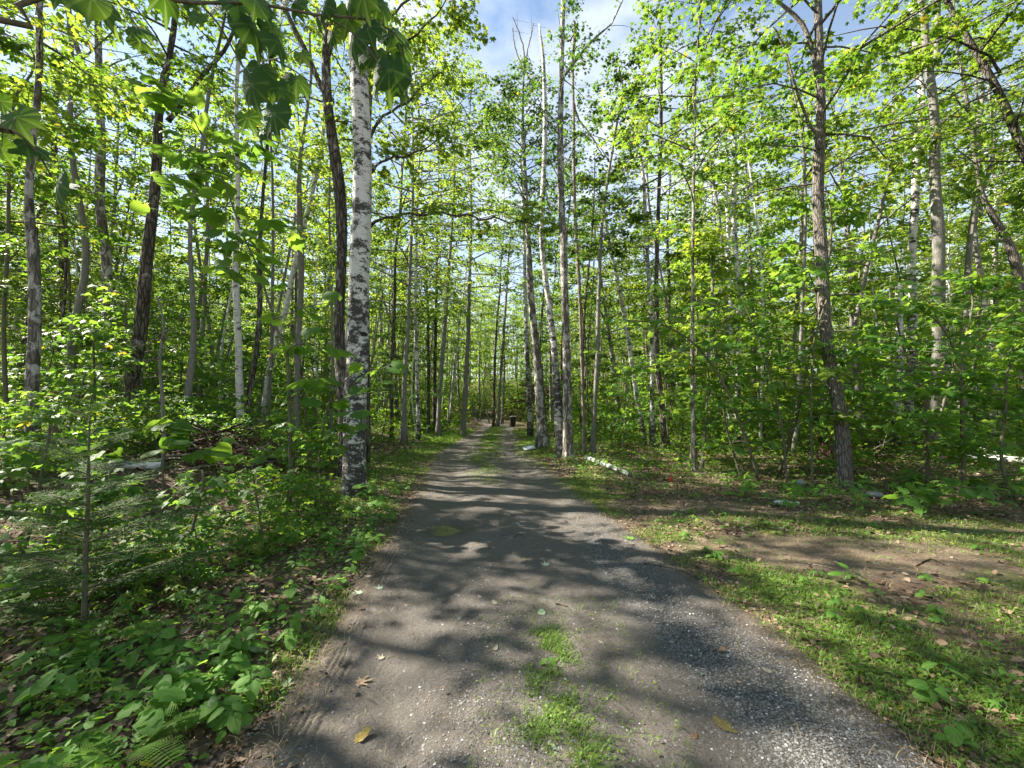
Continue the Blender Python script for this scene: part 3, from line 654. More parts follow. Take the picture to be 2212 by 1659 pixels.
HT('maple_tree', 'dark straight trunk with long side boughs, mid right', [(1435, 962, 16), (1430, 860, 14), (1424, 780, 13), (1418, 600, 11), (1421, 400, 9), (1424, 210, 8), (1424, 60, 7)], 'dark', seed=49, t0=.45, nl=34, L=2.4, Y=14.5, lmat='canopy2', lod='mid')
HT('maple_tree', 'thin speckled stem rising from the leaf litter right of the log', [(1502, 1018, 13), (1496, 900, 10), (1495, 750, 9), (1497, 600, 8), (1500, 420, 7), (1505, 250, 5)], 'mottled', seed=50, t0=.38, nl=30, L=2.2, top=14, lod='near', lsize=.10)
HT('maple_tree', 'wand-thin grey stem beside the speckled one', [(1517, 1014, 7), (1521, 930, 6), (1526, 830, 5), (1530, 700, 5)], 'grey', seed=51, t0=.3, L=1.0, top=6, lod='mid')
HT('maple_tree', 'distant sunlit pole trunk left of the furrowed maple', [(1720, 905, 10), (1720, 760, 9), (1722, 600, 9), (1728, 440, 8), (1740, 300, 6)], 'grey', seed=52, Y=19, t0=.45, lod='far', lsize=.12)
HT('maple_tree', 'furrowed tan maple with a joined second stem, largest trunk on the right', [(1822, 1052, 34), (1815, 930, 31), (1808, 830, 29), (1800, 740, 28), (1795, 640, 28), (1790, 500, 27), (1783, 400, 26), (1777, 280, 24), (1770, 180, 18), (1765, 90, 18), (1762, 0, 18)], 'tan', seed=53, sides=18, flare=1.12, t0=.40, nl=40, L=2.9, lod='near', lsize=.10, nleaf=12,
   forks=[[(1773, 235, 16), (1766, 180, 12), (1755, 110, 11), (1735, 50, 11), (1700, 12, 9), (1670, -15, 8)]],
   limbs=[[(1770, 325, 12), (1755, 290, 8), (1735, 265, 7), (1705, 190, 6), (1680, 120, 5), (1655, 85, 4)]])
HT('birch_tree', 'tall white birch with black rings on the right, before the grey one', [(1972, 960, 20), (1966, 860, 18), (1974, 750, 18), (1976, 640, 18), (1966, 520, 17), (1966, 400, 16), (1970, 300, 16), (1984, 200, 15), (1982, 100, 13), (1975, 0, 12)], 'birchdark', seed=54, t0=.6, L=2.0)
HT('birch_stub', 'broken-off white birch stub left of the tall ringed birch', [(1936, 905, 17), (1940, 800, 16), (1944, 700, 15), (1948, 614, 15)], 'birch', seed=55, Y=13.5, extend=False, crown=False)
HT('maple_tree', 'thick blue-grey trunk with two upper stems near the white logs', [(2016, 992, 32), (2014, 880, 27), (2011, 760, 26), (2008, 600, 25), (2011, 460, 24), (2018, 330, 22), (2024, 200, 20), (2020, 120, 18), (2003, 0, 17)], 'grey', seed=56, t0=.5, L=2.8, nl=34, lod='mid', forks=[[(2023, 130, 13), (2022, 60, 12), (2023, 0, 12)]])
HT('maple_tree', 'long dark trunk slanting down out of the upper right corner', [(2330, 950, 34), (2290, 700, 28), (2250, 470, 24), (2212, 335, 20), (2160, 200, 17), (2108, 95, 14), (2055, 0, 12)], 'dark', seed=57, Y=9.5, t0=.45, nl=30, L=2.6, lod='near', lsize=.10,
   limbs=[[(2160, 165, 8), (2140, 135, 7), (2108, 118, 6), (2025, 92, 5), (1950, 82, 4), (1880, 78, 3)]])
HT('birch_tree', 'crooked sunlit tan trunk right of the blue-grey tree', [(2087, 930, 15), (2085, 840, 14), (2080, 640, 13), (2083, 520, 12), (2098, 400, 13), (2095, 290, 11), (2115, 205, 9), (2120, 100, 7)], 'grey', seed=58, Y=14, t0=.55)
HT('maple_tree', 'pale twin-topped stem between the crooked trunk and the right edge', [(2142, 930, 14), (2136, 760, 13), (2122, 570, 12), (2120, 460, 11), (2132, 330, 8), (2132, 190, 6)], 'grey', seed=59, Y=15, t0=.5, forks=[[(2120, 470, 9), (2112, 380, 8), (2108, 280, 6)]])
HT('birch_tree', 'stout leaning trunk cut by the right edge of the view', [(2250, 960, 26), (2222, 760, 24), (2196, 610, 21), (2170, 510, 16), (2140, 430, 12), (2120, 330, 8)], 'tan', seed=60, Y=12, t0=.5, L=2.0)
HT('maple_tree', 'dark stem far back between the log and the speckled stem', [(1452, 915, 9), (1450, 760, 8), (1446, 600, 7)], 'dark', seed=61, Y=21, t0=.35, lod='far', lsize=.13, top=13)
HT('birch_tree', 'white birch trunk showing high in the right-hand canopy', [(1590, 910, 14), (1592, 760, 13), (1590, 600, 13), (1586, 450, 12), (1582, 330, 10), (1585, 250, 8)], 'birch', seed=62, Y=15, t0=.6)
HT('birch_tree', 'slim white birch half covered by maple boughs', [(1578, 905, 9), (1576, 760, 9), (1574, 600, 9), (1575, 430, 8)], 'birchclean', seed=63, Y=17, t0=.6, lod='far', lsize=.12, top=12)
HT('maple_tree', 'grey wand that bows over toward the lane, behind the low boughs', [(1755, 1050, 6), (1752, 930, 5), (1752, 820, 5), (1762, 720, 4), (1780, 650, 3)], 'stem', seed=64, t0=.4, L=.8, top=5, extend=False, lod='mid', nl=8)

# ------------------------------------------------------------------ random wood behind, copies
rr = np.random.default_rng(99)
bases = [(a, b) for a, b in HAND]
def free(x, y, dmin, lst):
    return all((x-a)**2+(y-b)**2 > dmin*dmin for a, b in lst)
cnt = 0; tries = 0; spots = []
while cnt < 292 and tries < 20000:
    tries += 1
    y = 12.5 + 52*rr.random()**.85; x = rr.uniform(-1, 1)*(y*1.28+7)
    cx_ = (eL(y)+eR(y))/2
    if abs(x-cx_) < (3.6 if y < 44 else -1) : continue
    if y < 24 and abs(x-cx_) < 7.5: continue
    if y < 17 and abs(x) < 11 : continue
    if not free(x, y, 2.3 if y < 35 else 2.9, spots) or not free(x, y, 1.6, bases): continue
    spots.append((x, y)); cnt += 1
MARKS = [(20, 'the bent thin left stem'), (70, 'the leftmost mottled trunk'), (167, 'the bowed smooth grey trunk'), (226, 'the black and white forked trunk'), (300, 'the leaning brown trunk'),
 (402, 'the slim pale trunk'), (520, 'the pale banded birch'), (600, 'the white leaning stem'), (650, 'the straight grey stem'), (766, 'the big white birch'), (850, 'the thin verge stem'),
 (900, 'the pale kinked birch'), (950, 'the swollen grey trunk'), (1005, 'the pale footed trunk'), (1068, 'the slender dark stem'), (1142, 'the blotched birch'), (1168, 'the lichened trunk'),
 (1215, 'the snapped narrow birch'), (1285, 'the curved grey trunk'), (1375, 'the left-leaning birch'), (1430, 'the dark straight trunk'), (1500, 'the speckled stem'), (1585, 'the high white birch'), (1722, 'the sunlit pole trunk'),
 (1810, 'the furrowed maple'), (1942, 'the broken birch stub'), (1972, 'the ringed birch'), (2012, 'the blue-grey trunk'), (2084, 'the crooked tan trunk'), (2135, 'the twin-topped stem'), (2205, 'the stout leaning trunk')]
def near_mark(x, y):
    u = 1106+FPX*x/y
    m = min(MARKS, key=lambda q: abs(q[0]-u)); d = u-m[0]
    return ('behind ' if abs(d) < 14 else ('right of ' if d > 0 else 'left of '))+m[1]
def wood_label(x, y, nm, k, s):
    kind = {0: 'grey maple', 1: 'white birch', 2: 'mottled maple', 3: 'slim grey maple', 4: 'dark maple', 5: 'clean pale birch', 6: 'short pole maple'}[k]
    size = 'tall ' if s > 1.03 else ('smallish ' if s < .9 else '')
    dep = 'far back' if y > 40 else ('midway back' if y > 24 else 'just back')
    return f'{size}{kind} {dep}, {near_mark(x, y)}'
for i, (x, y) in enumerate(spots):
    k = rr.choice(7, p=[.22, .12, .12, .18, .14, .07, .15])
    s = rr.uniform(.8, 1.15)
    place(PROTO[k], x, y, (s*rr.uniform(.9, 1.1), s), rr.uniform(0, 6.28), wood_label(x, y, PROTO[k][0], int(k), s), 'tree',
          ('birches' if PROTO[k][0] == 'birch_tree' else 'maples')+' filling the wood behind', tilt=R(rr.uniform(0, 4)))
POLE = [make_proto(51, 12.5, .05, 'grey', .45, 16, 1.5, 7, 12, .13, 'far', 'canopy', 'mid', (10, 45), .45, name='slender_tree'),
        make_proto(52, 10.5, .04, 'birchclean', .45, 14, 1.3, 7, 12, .13, 'far', 'canopy', 'mid', (10, 45), .5, name='slender_tree'),
        make_proto(53, 11.5, .045, 'dark', .4, 16, 1.5, 7, 12, .13, 'far', 'canopy2', 'mid', (10, 45), .4, name='slender_tree')]
cnt = tries = 0; pp_ = []
while cnt < 200 and tries < 20000:
    tries += 1; y = 12 + 44*rr.random(); x = rr.uniform(-1, 1)*(y*1.28+3); cx_ = (eL(y)+eR(y))/2
    if abs(x-cx_) < (3.2 if y < 46 else -1) or not free(x, y, 1.3, pp_) or not free(x, y, .9, bases): continue
    pp_.append((x, y)); cnt += 1; k = int(rr.choice(3, p=[.5, .25, .25])); s = rr.uniform(.8, 1.15)
    place(POLE[k], x, y, (s, s), rr.uniform(0, 6.28), f"{['thin grey', 'thin white', 'thin dark'][k]} pole tree {'far back' if y > 38 else ('midway back' if y > 24 else 'just back')}, {near_mark(x, y)}", 'tree', 'slender pole trees of the wood', R(rr.uniform(0, 6)))
# trees just outside the picture, some of them added to shade the lane
side_spots = [(-12.6, 6.0), (-24, -1.5), (-20, 9), (-13, -5), (-22, 5.5), (-8, -7), (9.5, 2), (13, 5.5), (8, -3), (15, -1), (-3.5, -8), (4, -9), (-15, -6)]  # the first tree is unseen, added to darken the near road
for i, (x, y) in enumerate([(-9.6, 6.7), (-10.2, 3.2), (-8.0, 4.3)]):  # unseen poles added to throw crown shade on the near drive
    place(POLE[i % 2], x, y, (1.15, .95), i*2.1, 'unseen slender tree at the left, added to shade the near drive', 'tree', 'slender trees added outside the left border')
for i, (x, y) in enumerate(side_spots):
    k = [1, 3, 4, 3, 0, 4, 2, 0, 4, 3, 2, 0, 4][i]
    place(PROTO[k], x, y, (1, 1), i*1.3, 'unseen tree just outside the picture whose crown shades the drive', 'tree', 'maples around the place where the photographer stands')
# saplings and shrubs of the understorey
ss = []
for i in range(26):      # young growth round the bend where the drive disappears
    a_ = np.random.default_rng(300+i); x, y = a_.uniform(-13, 9), a_.uniform(47, 57); k = i % 3
    place(SAP[k], x, y, (1.1, 1.0), i*1.7, f"{['leafy', 'low', 'tall'][k]} maple sapling on the slope past the drive, {near_mark(x, y)}", 'sapling', 'maple saplings of the understorey')
a_ = np.random.default_rng(808); cnt = 0
while cnt < 46:      # knee-high seedlings of the left bank
    y = 3.2+6.5*a_.random(); x = eL(y)-1.0-4.5*a_.random()
    if abs(x) > y*1.3 or not free(x, y, .4, ss) or (-6.4 < x < -2.9 and 4.0 < y < 8.4): continue
    ss.append((x, y)); k = 3+cnt % 2; cnt += 1; q = a_.uniform(.35, .75)
    place(SAP[k], x, y, (q, q), a_.uniform(0, 6), f"{['knee-high', 'low'][k-3]} maple seedling, left bank, {near_mark(x, y)}", 'seedling', 'knee-high seedlings of the left bank')
cnt = tries = 0
while cnt < 250 and tries < 20000:
    tries += 1
    y = 6.5 + 34*rr.random()**1.3; x = rr.uniform(-1, 1)*(y*1.25+2)
    if eL(y)-2.2 < x < eR(y)+(2.6 if y > 9 else 6.0): continue
    if x < 0 and x > eL(y)-3.2 and y < 13: continue
    if x < 0 and y < 10.5 and (rr.random() < .5 or -6.6 < x < -3): continue
    if not free(x, y, 1.05, ss) or not free(x, y, .5, bases): continue
    ss.append((x, y)); cnt += 1
    k = rr.choice(5, p=[.25, .25, .2, .18, .12]) if y > 10 else rr.choice(5, p=[.15, .25, .05, .3, .25])
    s = rr.uniform(.8, 1.2)
    side = 'left' if x < 0 else 'right'; dep = 'near the verge' if y < 13 else ('midway' if y < 24 else 'deep in')
    place(SAP[k], x, y, (s, s), rr.uniform(0, 6.28), f"{['leafy maple sapling', 'low maple sapling', 'tall maple sapling', 'small maple sapling', 'waist-high maple seedling'][int(k)]} {dep}, {near_mark(x, y)}", 'sapling', 'maple saplings of the understorey', R(rr.uniform(0, 8)))

# far wood: one mass nobody can count
def far_wood():
    r = np.random.default_rng(5); pos = []; tip = []; up = []; sz = []; mb = MB()
    n = 0
    while n < 430:
        a = R(r.uniform(-66, 66)); d = r.uniform(64, 125); x, y = d*math.sin(a), d*math.cos(a)
        if y < 40: continue
        n += 1; z0 = float(H(x, y)); h = r.uniform(11, 17)
        mb.tube([(x, y, z0-.3), (x+r.normal(0, .3), y, z0+h*.5), (x+r.normal(0, .6), y, z0+h*.9)], [.16, .12, .04], 5, cap=False)
        m = 400; q = r.random(m); rad = (1.0+2.6*np.sin(np.pi*np.clip(.1+.85*q, 0, 1)))*np.sqrt(r.random(m)); th_ = r.random(m)*6.28
        lay = np.round(q*9)/9*.7 + q*.3
        pos.append(np.stack([x+rad*np.cos(th_), y+rad*np.sin(th_), z0+.6+lay*h*.98+r.normal(0, .15, m)], -1))
    pos = np.vstack(pos); m = len(pos); a = r.random(m)*6.28
    tip = np.stack([np.cos(a), np.sin(a), r.normal(-.35, .4, m)], -1); up = np.stack([r.normal(0, .45, m), r.normal(0, .45, m), np.ones(m)], -1)
    o = obj('far_woodland', leaves_mesh('far_woodland', pos, tip, up, .42*(.6+.8*r.random(m)), 'far', M['canopy'], r)); tag(o, 'hazy mass of distant woodland closing every view', 'woodland', kind='stuff')
    o2 = obj('far_trunks', mb.build('far_trunks', M['grey'])); tag(o2, 'faint trunks of the distant woodland', 'woodland', kind='stuff')
far_wood()

# ------------------------------------------------------------------ detailed broad leaves (for parts)
def broad_leaf(name, outline, mat, droop=.25, pleat=.03, nveins=None, na=44, nr=4, cup=0.0, seed=0, twist=0):
    """outline(theta) radius about the petiole point, theta 0 = tip direction (+y)"""
    th_ = np.linspace(-np.pi, np.pi, na, endpoint=False); V = [(0, 0, 0)]; vn = [1.0]; rn = [.5]
    out = np.array([outline(t) for t in th_])
    for j in range(1, nr+1):
        f = j/nr
        for i, t in enumerate(th_):
            rr_ = out[i]*f; x, y = rr_*math.sin(t), rr_*math.cos(t)
            z = -droop*(max(y, 0)**2) - droop*.8*x*x*1.6 + cup*abs(x)
            vv_ = 0
            for vang in (nveins or ()):
                vv_ = max(vv_, math.exp(-((t-vang)/.06)**2))
            z += -pleat*.35*math.cos(t*9)*f - pleat*.7*vv_*f + twist*x*y
            V.append((x, y, z)); vn.append(vv_); rn.append(.5)
    F3 = np.array([(0, 1+(i+1) % na, 1+i) for i in range(na)]); F4 = []
    for j in range(nr-1):
        for i in range(na):
            a, b = 1+j*na+i, 1+j*na+(i+1) % na; F4.append((a, b, b+na, a+na))
    V = np.array(V); 
    return mesh(name, V, [F3[:, ::1], np.array(F4)], mat, {'vein': vn, 'rnd': np.full(len(V), .5)}, True)
def star(lobes, base=.18, teeth=0.0):
    def f(t):
        v = base
        for a, l, w in lobes:
            d = (t-a+np.pi) % (2*np.pi)-np.pi; v = max(v, l*math.exp(-(abs(d)/w)**1.25))
        if abs(abs(t)-np.pi) < .25: v *= .55
        return v*(1+teeth*(abs((t*13/np.pi) % 1-.5)-.25))
    return f
# striped-maple leaf: wide rounded body, three short points
goose = star([(0, 1.0, .40), (.72, .84, .36), (-.72, .84, .36), (1.5, .62, .5), (-1.5, .62, .5), (2.4, .50, .6), (-2.4, .50, .6)], .60, .07)
maple5 = star([(0, 1.0, .29), (.80, .92, .27), (-.80, .92, .27), (1.65, .66, .30), (-1.65, .66, .30)], .34, .14)
heart = lambda t: (1.0*math.exp(-(abs(t)/.55)**1.3)*.55 + .46 + .05*math.cos(t))*(.62 if abs(abs(t)-np.pi) < .2 else 1)*1.0
oval = lambda t: 1/math.sqrt((math.cos(t)/1.0)**2*1.0+(math.sin(t)/.42)**2)*(.5 if abs(t) > 1.8 else 1)
VG = (0, .75, -.75, 1.6, -1.6)
LEAF = {
 'goose': [broad_leaf('leaf', goose, M['hero'], d, .03, VG, 52, 5, c, twist=tw) for d, c, tw in ((.3, 0, 0), (.45, -.1, .1), (.2, .05, -.15), (.55, -.1, .05))],
 'sap': [broad_leaf('leaf', goose, M['sapling'], d, .02, VG, 30, 3, c, twist=tw) for d, c, tw in ((.25, 0, 0), (.5, -.1, .1), (.15, .08, -.1))],
 'maple': [broad_leaf('leaf', maple5, M['yellowherb'], d, .02, VG, 50, 3, 0, twist=tw) for d, tw in ((.15, 0), (.35, .1))],
 'mapleg': [broad_leaf('leaf', maple5, M['herbv'], d, .02, VG, 50, 3, 0, twist=tw) for d, tw in ((.15, 0), (.35, .1))],
 'heart': [broad_leaf('leaf', heart, M['herbv'], d, .015, (0, .5, -.5, 1.1, -1.1), 26, 3, .12, twist=tw) for d, tw in ((.25, 0), (.45, .12), (.1, -.1))],
 'oval': [broad_leaf('leaf', oval, M['herbv'], d, .015, (0,), 24, 3, .1, twist=tw) for d, tw in ((.3, 0), (.1, .15))],
}
def put_leaf(kind, parent, off, pos, tip, up, size, r, name='leaf'):
    me = LEAF[kind][int(r.integers(len(LEAF[kind])))]
    X, Y, Z = frames(np.array([tip], float), np.array([up], float))
    m = Matrix(((X[0, 0], Y[0, 0], Z[0, 0], pos[0]-off[0]), (X[0, 1], Y[0, 1], Z[0, 1], pos[1]-off[1]), (X[0, 2], Y[0, 2], Z[0, 2], pos[2]-off[2]), (0, 0, 0, 1)))
    o = bpy.data.objects.new(name, me); link(o, parent); o.matrix_local = m @ Matrix.Diagonal((size*(.85+.3*r.random()), size, size, 1))
    return o

# overhanging maple whose trunk stands out of the picture at the left
def overhang():
    r = np.random.default_rng(41)
    base = onG(-3.3, .2, -.1); root = thing('striped_maple_tree', 'big soft dark green leaves hanging from a bough across the upper left corner', 'tree', base); off = base
    mb = MB()
    mb.tube(np.array([base, base+[.05, 0, 1.5], base+[.15, .1, 3.0], base+[.3, .2, 4.5], base+[.3, .3, 6]])-off, [.07, .06, .05, .035, .01], 10, wob=.1)
    obj('trunk', mb.build('trunk', M['stem']), root)
    tw = []
    q0 = base+np.array([.15, .1, 3.0])
    def br(pts, w0, w1):
        p = smooth_path(np.array(pts), 18); m2 = MB(); m2.tube(p-off, np.linspace(w0, w1, len(p)), 7, wob=.15); obj('bough', m2.build('bough', M['stem']), root); tw.append(p)
    br([q0, P(-60, 30, 1.5), P(40, 12, 1.55), P(110, -12, 1.6), P(300, -30, 1.7), P(380, 2, 1.75), P(470, 6, 1.8), P(560, 8, 1.8), P(680, 32, 1.8), P(790, 42, 1.9), P(850, 70, 1.95), P(880, 110, 1.95)], .014, .003)
    br([P(430, 5, 1.78), P(470, 50, 1.8), P(500, 100, 1.85), P(530, 150, 1.85), P(575, 185, 1.85), P(600, 240, 1.85)], .005, .002)
    br([P(300, -30, 1.7), P(250, -10, 1.6), P(285, 40, 1.6), P(310, 80, 1.62)], .004, .002)
    br([q0-[0, 0, .7], P(-120, 260, 1.3), P(-20, 270, 1.35), P(40, 290, 1.4), P(80, 330, 1.45), P(110, 380, 1.5)], .009, .0025)
    br([P(700, 36, 1.82), P(760, 70, 1.85), P(800, 110, 1.85), P(825, 150, 1.85)], .004, .002)
    L_ = [(225, 25, 95, 1.55, 40), (310, 68, 60, 1.6, 55), (318, 100, 55, 1.65, 50), (360, 15, 85, 1.75, 15), (395, 5, 60, 1.8, -10), (512, 18, 75, 1.8, 10), (573, 30, 95, 1.75, 35), (560, 85, 95, 1.8, 25), (520, 70, 60, 1.85, 5), (610, 112, 70, 1.8, 25), (600, 75, 60, 1.85, 40),
          (512, 122, 45, 1.9, 0), (547, 215, 90, 1.75, 0), (615, 212, 65, 1.85, 20), (640, 185, 62, 1.9, 10), (527, 176, 65, 1.8, -35), (572, 165, 75, 1.85, 20), (592, 272, 80, 1.75, 0), (541, 268, 50, 1.9, 25), (693, 30, 60, 1.8, -20), (690, 60, 50, 1.85, 10), (455, 25, 45, 1.9, -30),
          (790, 18, 80, 1.8, 5), (750, 12, 70, 1.85, -20), (830, 25, 60, 1.9, 25), (760, 105, 70, 1.85, -5), (745, 60, 65, 1.9, -15), (795, 75, 70, 1.85, 10), (860, 85, 75, 1.95, 30), (815, 135, 75, 1.9, 10), (838, 180, 90, 1.85, -5), (862, 150, 75, 1.95, 20), (805, 190, 60, 1.95, -10), (880, 120, 65, 2.0, 30), (780, 140, 45, 2.0, -10),
          (43, 273, 88, 1.4, 30), (85, 322, 80, 1.45, 65), (38, 312, 55, 1.45, 20), (112, 425, 92, 1.5, -25), (8, 335, 50, 1.4, 10), (150, 408, 50, 1.55, 60), (5, 235, 45, 1.4, 0), (420, 45, 50, 1.95, 0), (640, 20, 55, 1.9, 15), (180, -5, 70, 1.6, 25), (120, 0, 60, 1.6, 10), (660, 130, 45, 2.0, 30),
          (600, 20, 60, 1.9, -25), (870, 205, 50, 1.95, 15), (560, 300, 35, 1.9, 0), (720, 90, 40, 2.0, 5)]
    allp = np.vstack(tw); pet = MB()
    for (u, v, px, Y, ang) in L_:
        size = px*Y/FPX*.78
        dirn = np.array([math.sin(R(ang)), r.uniform(-.35, .25), -math.cos(R(ang))*.9])
        c = P(u, v, Y); b = c - nrm(dirn)*size*.45
        up = np.array([r.normal(0, .25), -.75+r.normal(0, .3), .75])
        put_leaf('goose', root, off, b, dirn, up, size, r)
        k = np.argmin(((allp-b)**2).sum(1)+np.where(allp[:, 2] < b[2]-.02, .05, 0)); a = allp[k]
        m_ = (a+b)/2+np.array([0, 0, .012]); pet.tube(np.array([a, m_, b])-off, [.0016, .0014, .0013], 4, cap=False)
    tag(obj('leaf_stalks', pet.build('leaf_stalks', M['stem']), root), kind='stuff')
overhang()

# near saplings: stem, boughs and every leaf a part
def near_sapling(label, stem, boughs, nleaf, lsize, Y=None, seed=0, kind='sap', name='maple_sapling', spread=.30):
    r = np.random.default_rng(seed+500)
    if Y is None: Y = G(stem[0][0], stem[0][1])[1]
    sp, sr = traced(stem, Y, k=20, ydrift=.2, seed=seed); zb = float(H(sp[0, 0], Y)); sp[0, 2] = min(sp[0, 2], zb)-.05
    root = thing(name, label, 'sapling', (sp[0, 0], Y, zb)); off = np.array(root.location); HAND.append((sp[0, 0], Y))
    mb = MB(); mb.tube(sp-off, sr, 7, wob=.1); lines = []
    top = sp[int(len(sp)*.45):]
    for b in boughs:
        dep = r.uniform(-.6, .5)
        bp, br_ = traced([(u, v, w) for u, v, w in b], Y, k=10); bp[:, 1] += dep*np.linspace(0, 1, len(bp)); mb.tube(bp-off, np.maximum(br_, .003), 5, cap=False); lines.append(bp)
    lines.append(top)
    obj('stem', mb.build('stem', M['stem']), root)
    al = np.vstack(lines); wts = []; pet = MB()
    for li in lines: 
        q = np.linspace(0, 1, len(li)); wts.append(q**.5+.05)
    wts = np.concatenate(wts); wts /= wts.sum()
    for i in range(nleaf):
        a = al[r.choice(len(al), p=wts)]
        az_ = r.random()*6.28; d = np.array([math.cos(az_), math.sin(az_), r.normal(.05, .25)])*spread*(.3+.9*r.random())
        b = a + d; tip = np.array([math.cos(az_+r.normal(0, .5)), math.sin(az_+r.normal(0, .5)), -.35+r.normal(0, .3)])
        up = np.array([r.normal(0, .3), -.2+r.normal(0, .3), 1.0])
        put_leaf(kind, root, off, b, tip, up, lsize*(.6+.6*r.random()), r)
        pet.tube(np.array([a, (a+b)/2+[0, 0, .02], b])-off, [.003, .002, .0015], 3, cap=False)
    tag(obj('leaf_stalks', pet.build('leaf_stalks', M['greenstem']), root), kind='stuff')
near_sapling('tall striped maple sapling with a forked crooked stem before the brush pile', [(627, 1085, 10), (628, 960, 9), (624, 850, 8), (620, 766, 8), (598, 715, 7), (565, 610, 6), (545, 553, 5), (520, 500, 4), (480, 383, 4), (413, 247, 3)],
   [[(545, 553, 3), (490, 520, 2), (440, 500, 2)], [(570, 620, 3), (520, 600, 2), (480, 585, 2)], [(505, 460, 3), (430, 420, 2), (330, 400, 2)], [(480, 390, 3), (540, 340, 2), (520, 300, 2)], [(455, 320, 3), (400, 310, 2), (330, 290, 2)], [(500, 430, 3), (420, 450, 2), (280, 420, 2)],
    [(620, 766, 3), (660, 750, 3), (740, 758, 2)], [(590, 690, 3), (640, 660, 2), (700, 640, 2)], [(430, 270, 2), (400, 240, 2), (380, 235, 2)], [(530, 520, 3), (590, 480, 2), (640, 500, 2)], [(627, 860, 3), (660, 850, 2), (700, 820, 2)], [(480, 383, 3), (430, 360, 2), (340, 350, 2)]], 150, .20, Y=5.6, seed=1)
near_sapling('low broad-leaved maple sapling at the foot of the big birch', [(680, 1090, 6), (690, 1000, 5), (705, 900, 5), (725, 840, 4)],
   [[(700, 960, 3), (740, 930, 2), (790, 900, 2)], [(695, 1000, 3), (650, 985, 2), (620, 980, 2)], [(715, 870, 3), (780, 850, 2), (850, 840, 2), (900, 850, 2)], [(720, 850, 3), (680, 830, 2), (640, 850, 2)], [(725, 840, 3), (780, 800, 2), (830, 800, 2)]], 60, .17, Y=6.0, seed=2)
near_sapling('arching maple sapling reaching toward the drive from the right', [(1640, 1035, 8), (1600, 920, 7), (1560, 820, 6), (1500, 740, 5), (1430, 700, 4), (1350, 690, 3)],
   [[(1560, 820, 4), (1620, 780, 3), (1700, 770, 2)], [(1500, 740, 3), (1440, 780, 2), (1380, 800, 2)], [(1530, 780, 3), (1560, 700, 3), (1620, 650, 2)], [(1600, 920, 4), (1660, 880, 3), (1720, 860, 2)], [(1580, 870, 3), (1520, 860, 2), (1460, 850, 2)], [(1440, 705, 3), (1400, 650, 2), (1420, 610, 2)], [(1350, 690, 2), (1310, 720, 2), (1290, 760, 2)]], 190, .135, Y=8.6, seed=3, spread=.38)
near_sapling('leafy maple sapling left of the furrowed maple trunk', [(1700, 1045, 7), (1690, 940, 6), (1670, 840, 5), (1640, 740, 4), (1600, 640, 3)],
   [[(1690, 940, 3), (1740, 900, 2), (1780, 900, 2)], [(1680, 880, 3), (1620, 860, 2), (1570, 870, 2)], [(1670, 840, 3), (1720, 780, 2), (1780, 750, 2)], [(1650, 760, 3), (1590, 740, 2), (1540, 750, 2)], [(1640, 740, 3), (1690, 690, 2), (1740, 680, 2)], [(1620, 680, 2), (1560, 650, 2), (1510, 650, 2)], [(1695, 970, 3), (1640, 960, 2), (1590, 970, 2)]], 170, .14, Y=8.3, seed=4, spread=.36)
near_sapling('slender sapling with a pale stem standing forward at the far right', [(2085, 1068, 11), (2080, 960, 9), (2078, 860, 8), (2070, 780, 6), (2030, 700, 4), (1960, 650, 3)],
   [[(2078, 860, 3), (2120, 820, 3), (2200, 800, 2)], [(2075, 800, 3), (2000, 800, 2), (1930, 830, 2)], [(2070, 780, 4), (2120, 700, 3), (2180, 660, 2)], [(2050, 730, 3), (1980, 740, 2), (1900, 760, 2)], [(2080, 900, 3), (2140, 880, 2), (2212, 890, 2)], [(2030, 700, 3), (1990, 640, 2), (1900, 620, 2)], [(2075, 820, 3), (2150, 760, 2), (2220, 740, 2)], [(2080, 940, 3), (2020, 920, 2), (1960, 930, 2)]], 190, .13, Y=7.2, seed=5, spread=.36)
near_sapling('low spreading maple seedling group under the pale-stemmed sapling', [(1990, 1110, 5), (1995, 1080, 4), (2010, 1060, 3)],
   [[(1995, 1090, 3), (1950, 1070, 2), (1900, 1065, 2)], [(2000, 1075, 3), (2060, 1060, 2), (2120, 1075, 2)], [(2010, 1060, 2), (2080, 1050, 2), (2190, 1070, 2)]], 60, .13, seed=6, spread=.25)
near_sapling('bright wide-leaved seedling between the fir and the brush pile', [(352, 1090, 5), (352, 1010, 4), (358, 940, 3), (365, 915, 3)],
   [[(358, 935, 2), (320, 925, 2), (270, 945, 2)], [(360, 925, 2), (400, 930, 2), (420, 960, 2)], [(352, 1000, 2), (420, 990, 2), (470, 950, 2)]], 26, .19, Y=4.4, seed=7, spread=.14)
near_sapling('blue-green broad seedling at the left border below the mottled trunk', [(60, 1080, 5), (62, 1010, 4), (60, 960, 3)],
   [[(60, 990, 2), (20, 970, 2), (-30, 960, 2)], [(60, 970, 2), (100, 950, 2), (140, 960, 2)], [(62, 1030, 2), (120, 1010, 2), (150, 1000, 2)]], 40, .16, Y=4.8, seed=8, spread=.2)

